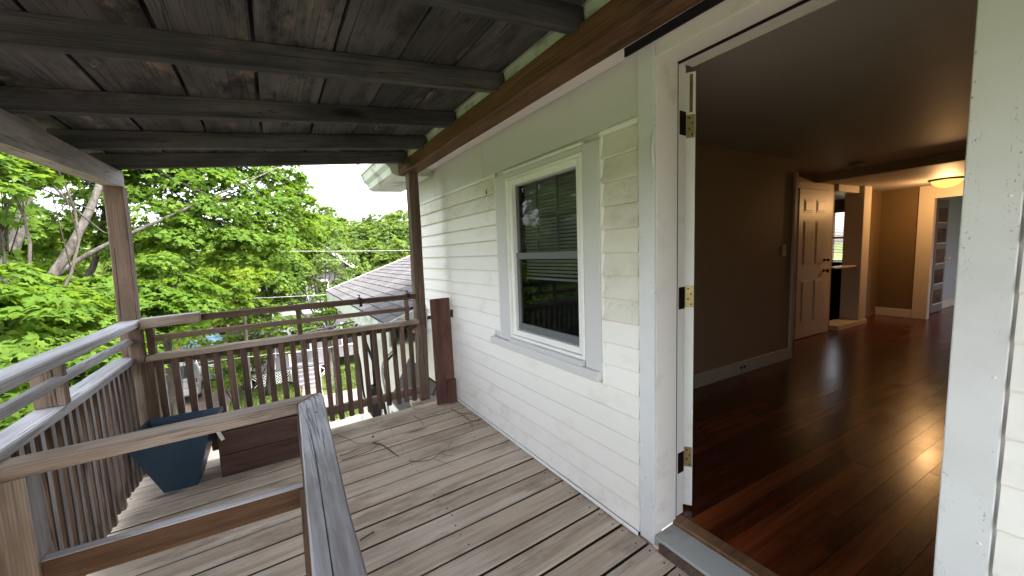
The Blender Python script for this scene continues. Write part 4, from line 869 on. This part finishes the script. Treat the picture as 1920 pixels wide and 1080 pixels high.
# ------------------------------------------------------------------ trees
MAPLE = np.array([(.30,0),(0,0),(.02,.40),(.20,.22),(.56,.50),(.55,.17),(1,0),(.55,-.17),(.56,-.50),(.20,-.22),(.02,-.40)])
MAPF = [(0,i,i+1) for i in range(1,10)]+[(0,10,1)]
SIMPLE = np.array([(0,0),(.45,.40),(1,0),(.45,-.40)]); SIMF = [(0,1,2),(0,2,3)]
def crown(name, clumps, dens, size, mat, parent, kind='maple', seed=1, spray=.42, flat=.7, origin=None):
    rng = np.random.default_rng(seed); Ps = []; Ns = []; Us = []; Ss = []
    for (x, y, z, r) in clumps:
        n = int(dens*r*r); ns = max(5, int(7*(r/.5)**1.2)); per = max(6, n//ns)
        v = rng.normal(size=(ns,3)); v /= np.linalg.norm(v,axis=1)[:,None]; rr = rng.random(ns)**.45
        c = np.array((x,y,z)) + v*rr[:,None]*np.array((r,r,r*flat))
        for i in range(ns):
            out = v[i]*np.array((1,1,.3)); nr = np.array((0,0,1.0))+.55*out+rng.normal(size=3)*.22; nr /= np.linalg.norm(nr)
            t1 = np.cross(nr, rng.normal(size=3)); t1 /= np.linalg.norm(t1); t2 = np.cross(nr, t1)
            R = spray*r*rng.uniform(.7,1.35); q = np.sqrt(rng.random(per)); a = rng.random(per)*6.283
            rad_ = t1*np.cos(a)[:,None]+t2*np.sin(a)[:,None]
            P = c[i]+rad_*(q*R)[:,None]-nr*(.35*R*q*q)[:,None]+rng.normal(size=(per,3))*.05*R
            N = nr+rng.normal(size=(per,3))*.42+rad_*.25*q[:,None]; N /= np.linalg.norm(N,axis=1)[:,None]
            U = rad_+rng.normal(size=(per,3))*.5-np.array((0,0,.35)); U -= N*(U*N).sum(1)[:,None]; U /= np.linalg.norm(U,axis=1)[:,None]
            Ps.append(P); Ns.append(N); Us.append(U); Ss.append(size*rng.uniform(.5,1.3,per))
    P = np.concatenate(Ps); N = np.concatenate(Ns); U = np.concatenate(Us); S = np.concatenate(Ss)[:,None]; V = np.cross(N,U)
    base, faces = (MAPLE, MAPF) if kind == 'maple' else (SIMPLE, SIMF)
    org = np.array(origin if origin is not None else P.mean(0)); nv = len(base); n = len(P)
    verts = np.empty((n, nv, 3))
    for k, (u, w) in enumerate(base):
        verts[:,k] = P-org + U*S*u + V*S*w + N*S*(-.28*abs(w)-.16*u*u+.03)
    F = np.array(faces)[None]+(np.arange(n)*nv)[:,None,None]; F = F.reshape(-1)
    me = bpy.data.meshes.new(name); me.vertices.add(n*nv); me.vertices.foreach_set('co', verts.reshape(-1))
    nf = len(F)//3; me.loops.add(len(F)); me.loops.foreach_set('vertex_index', F.astype(np.int32)); me.polygons.add(nf)
    me.polygons.foreach_set('loop_start', np.arange(0, len(F), 3, dtype=np.int32)); me.update(calc_edges=True); me.materials.append(mat)
    return add(name, me, Matrix.Translation(Vector(org)), parent)
def limbs(base, clumps, r0=.05, seed=3, every=1, fork=.45):
    """limbs from a fork point to each clump"""
    R = random.Random(seed); out = []; b = Vector(base)
    for c in clumps[::every]:
        e = Vector(c[:3]); L = (e-b).length
        m = b.lerp(e, .5)+Vector((R.uniform(-1,1),R.uniform(-1,1),R.uniform(0,1)))*.12*L
        pts = curve([b, m, e+Vector((R.uniform(-.2,.2),R.uniform(-.2,.2),.1))], 4); out.append((pts, [max(.006, r0*(1-.85*i/len(pts))) for i in range(len(pts))]))
        for _ in range(3):
            p = pts[R.randint(3, len(pts)-2)]; q = e+Vector((R.uniform(-1,1),R.uniform(-1,1),R.uniform(-.5,.6)))*c[3]*.8
            out.append(([p, p.lerp(q,.5)+Vector((0,0,.06)), q], [r0*.3, r0*.2, .004]))
    return out
def stem(pts, r0, r1, n=5):
    p = curve(pts, n); return (p, [r0+(r1-r0)*i/(len(p)-1) for i in range(len(p))])
def tree(label, base, fork, r0, clumps, dens, size, mat, kind, seed, bark=None, group=None, flat=.7, every=1, spray=.42, lr=.05, name='maple_tree', extra=()):
    t = thing(name, base, label, 'tree', group); b = Vector(base); f = Vector(fork)
    tr = [stem([b-Vector((0,0,.1)), b.lerp(f,.5)+Vector((.08,.05,0)), f], r0, r0*.6)]
    tubes('trunk', tr, bark or M_barkd, t, n=9, origin=base)
    tubes('limb', list(extra)+limbs(fork, clumps, lr, seed, every), bark or M_barkd, t, n=6, origin=fork)
    crown('crown', clumps, dens, size, mat, t, kind, seed, flat=flat, spray=spray); return t
# the many stemmed maple at the left
b0 = (-3.25, 9.0, GZ)
mt1 = thing('maple_tree', b0, 'big maple with several pale leaning trunks beyond the side railing', 'tree')
S = STEMS
for i, r in ((0,.075),(1,.058),(2,.05)):
    tr = tubes('trunk', [stem([b0]+S[i], r*1.35, r*.62)], M_bark if i < 2 else M_barkd, mt1, n=10, origin=b0)
tubes('limb', [stem(S[3], .040, .012), stem(S[4], .04, .012), stem(S[5], .016, .006), stem(S[6], .012, .005), stem(S[7], .008, .004)], M_bark, mt1, n=7, origin=S[3][0])
tubes('limb', limbs(S[1][-1], MAPLE_BIG[:19], .05, 5, 2)+limbs(S[3][3], MAPLE_BIG[11:27], .022, 6, 2), M_barkd, mt1, n=6, origin=S[1][-1])
crown('crown', MAPLE_BIG, 1900, .105, M_leafA, mt1, 'maple', 21)
tree('young maple with bright leaves pressing against the side railing', (-2.7,5.6,GZ), (-2.3,5.7,.2), .07, MAPLE_NEAR, 2300, .105, M_leafA, 'maple', 31, lr=.022)
tree('low spreading maple standing behind the corner post', (-1.9,8.3,GZ), (-1.6,8.3,.2), .09, MAPLE_MID, 2500, .105, M_leafA, 'maple', 41, lr=.03)
tree('small tree with yellow green leaves', (-1.2,14.4,GZ), (-.9,14.3,-.2), .08, YELLOW, 1500, .13, M_leafB, 'maple', 51, lr=.03)
tree('broad green tree across the yard between the maple and the neighbour house', (-.6,18.2,GZ), (-.3,17.8,-.5), .16, MIDTREE, 1000, .17, M_leafC, 'simple', 61, lr=.06, name='broadleaf_tree')
tree('slim airy tree in front of the lavender house', (1.6,17.2,GZ), (1.7,17.1,-1.6), .10, SLIM, 900, .13, M_leafE, 'simple', 71, bark=M_bark, lr=.05, name='broadleaf_tree')
tree('street tree with a bare grey trunk rising from the verge', (1.56,14.2,GZ), (1.45,14.1,-1.1), .13, STREET, 1200, .13, M_leafA, 'simple', 81, bark=M_bark, lr=.04, name='street_tree')
for i, (cl, lab) in enumerate(((FAR_R[:8]+FAR_R[13:14]+FAR_R[17:], 'tall green tree behind the lavender house gable'), (FAR_R[8:13]+FAR_R[14:17], 'round topped tree rising behind the grey shingled roof'))):
    bx_ = sum(c[0] for c in cl)/len(cl); by_ = sum(c[1] for c in cl)/len(cl)
    tree(lab, (bx_, by_, GZ), (bx_, by_, .6), .22, cl, 620, .24, M_leafD, 'simple', 91+i, lr=.1, name='broadleaf_tree', bark=M_bark)
fw_ = crown('distant_woodland', FAR_L, 330, .36, M_leafD, None, 'simple', 101); tag(fw_, 'dense green woodland closing the view behind the yard', 'woodland', kind='stuff')
lim = limbs((-6,27,GZ), FAR_L[:12:2], .12, 8)
R_ = random.Random(5); far2 = [(x+R_.uniform(-3,3), 46+R_.uniform(-4,6), R_.uniform(-2,3.2), 4.0) for x in range(-40, 60, 5)] + [(x+R_.uniform(-3,3), 44+R_.uniform(-4,6), -2, 4.0) for x in range(-40, 60, 6)]
fw2 = crown('distant_woodland', far2, 120, .6, M_leafD, None, 'simple', 103); tag(fw2, 'far line of green trees on the horizon behind the houses', 'woodland', kind='stuff')
# trees out of frame on the street side that fill the window reflection and shade the porch
sidecl = [(-13,12,1.5,1.5),(-14,14,2.5,1.6),(-12,10,.5,1.4),(-15,11,.8,1.6),(-13,8,-.5,1.4)]
tree('dense maple standing in the side yard away from the deck', (-13.5,11,GZ), (-13.5,11,-1), .2, sidecl, 700, .17, M_leafA, 'simple', 111, lr=.07)
lcl = [(-6.2,9,1.4,1.1),(-7.4,10,2.6,1.3),(-6,10.5,2.8,1.2),(-8,8.4,.6,1.2),(-6.6,8,-.2,1.0),(-9,10.5,1.6,1.3),(-7.2,11,4.0,1.2),(-5.6,9.4,-.6,.9)]
tree('leafy maple in the side yard left of the big leaning maple', (-7,9.6,GZ), (-7,9.6,-.4), .17, lcl, 900, .13, M_leafA, 'maple', 112, lr=.06)
def bush(label, cl, mat, seed, dens=1600, size=.09, name='bush'):
    b = (sum(c[0] for c in cl)/len(cl), sum(c[1] for c in cl)/len(cl), GZ); t = thing(name, b, label, 'bush')
    tubes('stem', limbs(b, cl, .02, seed), M_barkd, t, n=5, origin=b); crown('foliage', cl, dens, size, mat, t, 'simple', seed)
bush('wide hedge with yellow green tips in front of the lavender house', HEDGE, M_leafB, 121, 1900, .11, name='hedge')
bush('dark green bush on the lawn beside the driveway', BUSH, M_leafC, 131)
bush('leafy bush growing beside the white car', BUSH2, M_leafA, 141)
# lawn blades
rng = np.random.default_rng(5); n = 26000
gx = rng.uniform(-3.2, 4.5, n); gy = rng.uniform(13.8, 20, n); keep = ~((gy > 15.0) & (gy < 16.6)) & ~((gx > .45) & (gx < 1.5) & (gy > 16.5)) & (gx > -1.85); gx = gx[keep]; gy = gy[keep]; n = len(gx)
a = rng.uniform(0, 6.28, n); h = rng.uniform(.04, .11, n); w = .016
base = np.stack([gx, gy, np.full(n, GZ)], 1); dx = np.stack([np.cos(a)*w, np.sin(a)*w, np.zeros(n)], 1); tip = np.stack([rng.normal(size=n)*.03, rng.normal(size=n)*.03, h], 1)
vv = np.stack([base-dx, base+dx, base+tip], 1).reshape(-1, 3); me = bpy.data.meshes.new('lawn_grass')
me.vertices.add(3*n); me.vertices.foreach_set('co', (vv-np.array((0,16,GZ))).reshape(-1)); me.loops.add(3*n); me.loops.foreach_set('vertex_index', np.arange(3*n, dtype=np.int32)); me.polygons.add(n)
me.polygons.foreach_set('loop_start', np.arange(0, 3*n, 3, dtype=np.int32)); me.update(calc_edges=True)
me.materials.append(leafmat('grass_blade', (.045,.080,.016), (.090,.124,.03), (.11,.115,.042), .3)); tag(add('lawn_grass', me, T(0,16,GZ)), 'short green lawn grass', 'grass', kind='stuff')

# ------------------------------------------------------------------ neighbour house
def sidemat(name, c1):
    s = NT(name); tc = s.n('ShaderNodeTexCoord').outputs['Object']; sp = s.n('ShaderNodeSeparateXYZ'); s.l(tc, sp.inputs[0])
    f = s.math('FRACT', s.math('MULTIPLY', sp.outputs[2], 8.0)); n = s.noise(tc, 3, 4, .6)
    c = s.mix(s.math('MULTIPLY', n, .3), c1, tuple(x*.8 for x in c1))
    return s.done(s.bsdf(c, .6, .3, bump=f, bstr=1.0, bdist=.02))
M_lav = sidemat('lavender_siding', (.250,.235,.258)); M_pink = sidemat('pink_grey_siding', (.28,.23,.225)); M_wsid = sidemat('white_siding', (.22,.21,.225))
M_pane = plain('dark_pane', (.03,.035,.04), .1, .6)
nb = thing('neighbour_house', (1.8, 22, GZ), 'lavender grey gabled house with white trim across the lawn', 'house')
X0, X1, Y0, ZT = -.35, 4.15, 20.4, .30
V = [(X0,Y0,GZ+.55),(X1,Y0,GZ+.55),(X1,Y0,ZT),(1.95,Y0,2.05),(X0,Y0,ZT)]; V += [(x_,28,z_) for x_, _, z_ in V]
wmesh('wall', V, [(0,1,2,3,4),(9,8,7,6,5),(0,5,6,1),(1,6,7,2),(0,4,9,5),(2,7,8,3),(3,8,9,4)], M_lav, nb)
for sx, xe, ze in ((1, X1+.28, ZT-.17), (-1, X0-.28, ZT-.17)):
    p0 = Vector((1.95, 0, 2.11)); p1 = Vector((xe, 0, ze)); nrm = Vector((-(p1-p0).z, 0, (p1-p0).x)).normalized()*(.08*sx)
    q = [p0, p1, p1+nrm, p0+nrm]
    wmesh('roof', [(v.x, 20.05, v.z) for v in q]+[(v.x, 28.2, v.z) for v in q], [(3,2,1,0),(4,5,6,7),(0,1,5,4),(1,2,6,5),(2,3,7,6),(3,0,4,7)], M_shin, nb)
    wmesh('rake_board', [(v.x, 20.02, v.z-.12*(i in (0,1))) for i, v in enumerate(q)]+[(v.x, 20.048, v.z-.12*(i in (0,1))) for i, v in enumerate(q)], [(3,2,1,0),(4,5,6,7),(0,1,5,4),(1,2,6,5),(2,3,7,6),(3,0,4,7)], M_trimw, nb)
def hwin(par, x0, x1, z0, z1, y, fr=M_trimw):
    w = wbox('window', (x0,y-.05,z0), (x1,y-.001,z1), fr, par, .01)
    zm = (z0+z1)/2
    wbox('pane', (x0+.09,y-.056,zm+.03), (x1-.09,y-.0505,z1-.09), M_pane, w); wbox('pane', (x0+.09,y-.056,z0+.09), (x1-.09,y-.0505,zm-.03), M_pane, w)
for x0 in (.55, 1.5, 2.45): hwin(nb, x0, x0+.75, -.75, .35, Y0)
hwin(nb, 1.6, 2.3, .75, 1.55, Y0); hwin(nb, .35, 1.25, -3.1, -1.9, Y0); hwin(nb, 2.6, 3.4, -3.1, -1.9, Y0)
wbox('corner_board', (X0-.03,Y0-.03,GZ+.5), (X0+.12,Y0-.002,ZT), M_trimw, nb); wbox('belt_board', (X0+.125,Y0-.03,-1.25), (X1,Y0-.002,-1.05), M_trimw, nb)
# front porch with posts, lattice and steps
wbox('porch_floor', (-1.3,19.3,GZ+.62), (2.0,20.39,GZ+.74), M_wsid, nb); wbox('porch_roof', (-1.45,19.15,-1.62), (2.15,20.38,-1.45), M_shin, nb); wbox('porch_fascia', (-1.40,19.2,-1.80), (2.1,19.26,-1.621), M_trimw, nb)
for x in (-1.2, -.35, .30, 1.35, 1.9): wbox('porch_column', (x-.06,19.34,GZ+.741), (x+.06,19.46,-1.801), M_trimw, nb)
for (a0, a1) in ((-1.26,.3),(1.42,1.95)):
    wbox('porch_skirt', (a0,19.36,GZ+.741), (a1,19.42,GZ+1.25), M_lav, nb)
    x = a0
    fr_ = wbox('lattice', (a0,19.33,GZ+.56), (a1,19.355,GZ+.619), M_trimw, nb)
    while x < a1-.02:
        for s_ in (1,-1):
            xa, xb = (x, min(x+.5, a1)) if s_ > 0 else (min(x+.5, a1), x)
            zb = GZ+.06; zt = zb+abs(xb-xa)
            board('lattice_strip', (xa,19.345-.008*s_,zb), (xb,19.345-.008*s_,zt), .008, .03, M_trimw, fr_, bev=0)
        x += .12
    for xe in (a0, a1-.05): wbox('lattice_frame', (xe,19.318,GZ+.02), (xe+.05,19.329,GZ+.60), M_trimw, fr_)
    wbox('porch_base', (a0,19.5,GZ), (a1,19.55,GZ+.6), M_dark, nb)
for i in range(4): wbox('step', (.40,18.9+.0-.26*i+.13,GZ+.001), (1.34,19.29-.26*i,GZ+.58-.145*i), M_wsid, nb)
# further houses glimpsed through the leaves
h2_ = thing('far_house', (-5, 33, GZ), 'pinkish far house with a porch glimpsed beyond the driveway', 'house')
wbox('wall', (-8,31.5,GZ), (-3.6,38,-.9), M_pink, h2_); wbox('porch_roof', (-8.2,29.8,-2.1), (-3.4,31.49,-1.95), M_shin, h2_)
for x in (-7.8,-6.4,-5.0,-3.7): wbox('porch_column', (x-.08,29.95,GZ), (x+.08,30.1,-2.101), M_trimw, h2_)
for x in (-7.2,-5.6,-4.5): hwin(h2_, x, x+.8, -3.6, -2.4, 31.5)
V = [(-8.3,31.2,-.9),(-3.3,31.2,-.9),(-5.8,31.2,1.2),(-8.3,38.2,-.9),(-3.3,38.2,-.9),(-5.8,38.2,1.2)]; wmesh('roof', V, [(0,1,2),(5,4,3),(0,3,4,1),(1,4,5,2),(2,5,3,0)], M_shin, h2_)
h3 = thing('far_house', (-1.5, 34, GZ), 'grey far house behind the hedge', 'house')
wbox('wall', (-2.9,32,GZ), (.2,38,-.6), M_lav, h3); V = [(-3.1,31.8,-.6),(.4,31.8,-.6),(-1.35,31.8,.9),(-3.1,38.2,-.6),(.4,38.2,-.6),(-1.35,38.2,.9)]; wmesh('roof', V, [(0,1,2),(5,4,3),(0,3,4,1),(1,4,5,2),(2,5,3,0)], M_shin, h3)
hwin(h3, -2.3, -1.5, -2.6, -1.4, 32); hwin(h3, -1.0, -.2, -2.6, -1.4, 32)

# ------------------------------------------------------------------ parked cars
def carpaint(name, c): return plain(name, c, .35, .4, coat=.25, noise_amt=.05)
M_tail = plain('tail_lamp', (.28,.02,.02), .2); M_tyre = plain('tyre', (.02,.02,.02), .85); M_rim = plain('rim', (.45,.45,.46), .35, metal=.8)
def car(label, loc, rz_, paint_, L=4.6, Wd=1.85, Hh=1.68, group=None, suv=True):
    c = thing('parked_car', loc, label, 'car', group, rz=rz_); M0 = W[c]
    # side profile in (x along car, z); rear at -L/2 faces the deck
    h = L/2
    if suv: pr = [(-h,.42),(-h+.02,.95),(-h+.10,1.02),(-h+.32,Hh-.06),(-h+.6,Hh),(.35,Hh),(.75,Hh-.08),(1.28,1.08),(h-.25,.98),(h-.04,.80),(h,.45),(h-.1,.30),(-h+.1,.30)]
    else: pr = [(-h,.45),(-h+.03,.86),(-h+.75,.96),(-h+1.25,Hh-.05),(-.3,Hh),(.3,Hh-.03),(1.1,.97),(h-.2,.86),(h-.03,.70),(h,.42),(h-.1,.28),(-h+.1,.28)]
    bm = bmesh.new(); rows = []
    for s_, k in ((-1,.90),(-1,1.0),(1,1.0),(1,.90)):
        row = []
        for (x, z) in pr:
            tuck = 1.0-.20*max(0, (z-.95)/(Hh-.95))
            w_ = Wd/2*tuck*(k if k == 1 else .93); dz = 0 if k == 1 else .0
            row.append(bm.verts.new((x*(1 if k == 1 else 1.0), s_*w_, z)))
        rows.append(row)
    # outer skins: build between s=-1(k=1) and s=+1(k=1), with side caps
    n = len(pr)
    for r_ in (rows[0], rows[3]):
        for v in r_: bm.verts.remove(v)
    a_, b_ = rows[1], rows[2]
    for i in range(n): bm.faces.new((a_[i], a_[(i+1) % n], b_[(i+1) % n], b_[i]))
    bm.faces.new(a_[::-1]); bm.faces.new(b_)
    bmesh.ops.recalc_face_normals(bm, faces=bm.faces)
    bmesh.ops.bevel(bm, geom=[e for e in bm.edges], offset=.05, segments=2, affect='EDGES')
    body = add('body', bmmesh('body', bm, paint_, True), M0, c)
    def part(name, V, mat, par=c): return add(name, mesh(name, V, [tuple(range(len(V)))], mat), M0, par)
    def slab(name, cx, cy, cz, sx, sy, sz, mat, rot=0, bev=.02):
        return add(name, boxmesh(name, (sx,sy,sz), mat, bev), M0 @ T(cx,cy,cz) @ Matrix.Rotation(rot,4,'Y'), c)
    if suv:
        slab('rear_window', -h+.195, 0, 1.30, .03, Wd*.70, .50, M_pane, rad(-159+180)); slab('rear_bumper', -h-.02, 0, .52, .10, Wd*.96, .22, paint_); slab('licence_plate', -h-.075, 0, .80, .01, .34, .13, M_trimw, 0, .003)
        slab('windscreen', 1.03, 0, 1.34, .03, Wd*.72, .62, M_pane, rad(-46))
        for s_ in (1,-1):
            slab('tail_light', -h+.045, s_*Wd*.41, .93, .10, .22, .16, M_tail); slab('side_window', -.75, s_*Wd*.437, 1.32, .95, .02, .36, M_pane); slab('side_window', .25, s_*Wd*.437, 1.32, .85, .02, .36, M_pane)
            slab('headlight', h-.08, s_*Wd*.38, .80, .12, .3, .14, M_trimw); slab('wing_mirror', .95, s_*(Wd*.53), 1.12, .12, .16, .13, paint_, 0, .03)
    else:
        slab('rear_window', -h+1.0, 0, 1.16, .03, Wd*.68, .62, M_pane, rad(50)); slab('windscreen', .72, 0, 1.18, .03, Wd*.70, .80, M_pane, rad(-54)); slab('rear_bumper', -h-.01, 0, .48, .1, Wd*.95, .22, paint_)
        for s_ in (1,-1): slab('tail_light', -h+.03, s_*Wd*.38, .75, .08, .3, .14, M_tail); slab('side_window', -.1, s_*Wd*.44, 1.14, 1.5, .02, .28, M_pane); slab('headlight', h-.06, s_*Wd*.37, .70, .1, .3, .13, M_trimw)
    for sx in (-h+.85, h-.85):
        for s_ in (1,-1):
            Mw = M0 @ Matrix.Translation((sx, s_*(Wd/2-.10), .34)) @ Matrix.Rotation(rad(90),4,'X')
            w_ = lathe('wheel', [(.22,-.10),(.33,-.09),(.34,0),(.33,.09),(.22,.10)], M_tyre, Mw, c, 18); lathe('rim', [(.215,-.103),(.215,.103)], M_rim, Mw, w_, 14)
    return c
car('white sport utility car parked on the dirt driveway, rear towards the deck', (-4.05, 21.2, GZ), rad(96), carpaint('white_paint', (.36,.36,.37)))
car('orange red car parked behind the white car', (-5.4, 27.0, GZ), rad(80), carpaint('red_paint', (.16,.04,.025)), 4.4, 1.8, 1.5, suv=False)
car('light blue car parked behind the white car', (-3.9, 27.6, GZ), rad(85), carpaint('blue_paint', (.05,.10,.14)), 4.4, 1.8, 1.55, suv=False)
car('grey car parked at the end of the driveway beside the lawn', (-2.75, 23.2, GZ), rad(92), carpaint('grey_paint', (.22,.23,.23)), 4.5, 1.8, 1.6)

# ------------------------------------------------------------------ overhead wires
def wire(label, p0, p1, r, mat, sag=.25, n=14):
    P0, P1 = Vector(p0), Vector(p1); pts = [P0.lerp(P1, i/n)-Vector((0,0,sag*4*(i/n)*(1-i/n))) for i in range(n+1)]
    return tag(tube('power_line', pts, r, mat, n=5), label, 'wire', 'overhead wires between the trees and the houses')
M_wire = plain('pale_wire', (.42,.42,.42), .4); M_wired = plain('dark_wire', (.05,.05,.05), .6)
wire('pale overhead wire crossing high in front of the far trees', (-9,12.6,2.2), (9,12.0,1.55), .006, M_wire)
wire('pale overhead wire crossing in front of the lavender house', (-9,12.6,.95), (9,11.6,.25), .007, M_wire)
wire('dark overhead cable sagging behind the railing spacer', (-9,12.4,-.25), (9,11.8,-.75), .008, M_wired, .1)
wire('lowest pale cable behind the balusters', (-9,12.5,-.85), (9,11.9,-1.45), .007, M_wire, .1)
wire('service cable running to the meter on the wing wall', (-9,13.5,-1.0), (1.29,6.48,.33), .014, M_wired, .3)
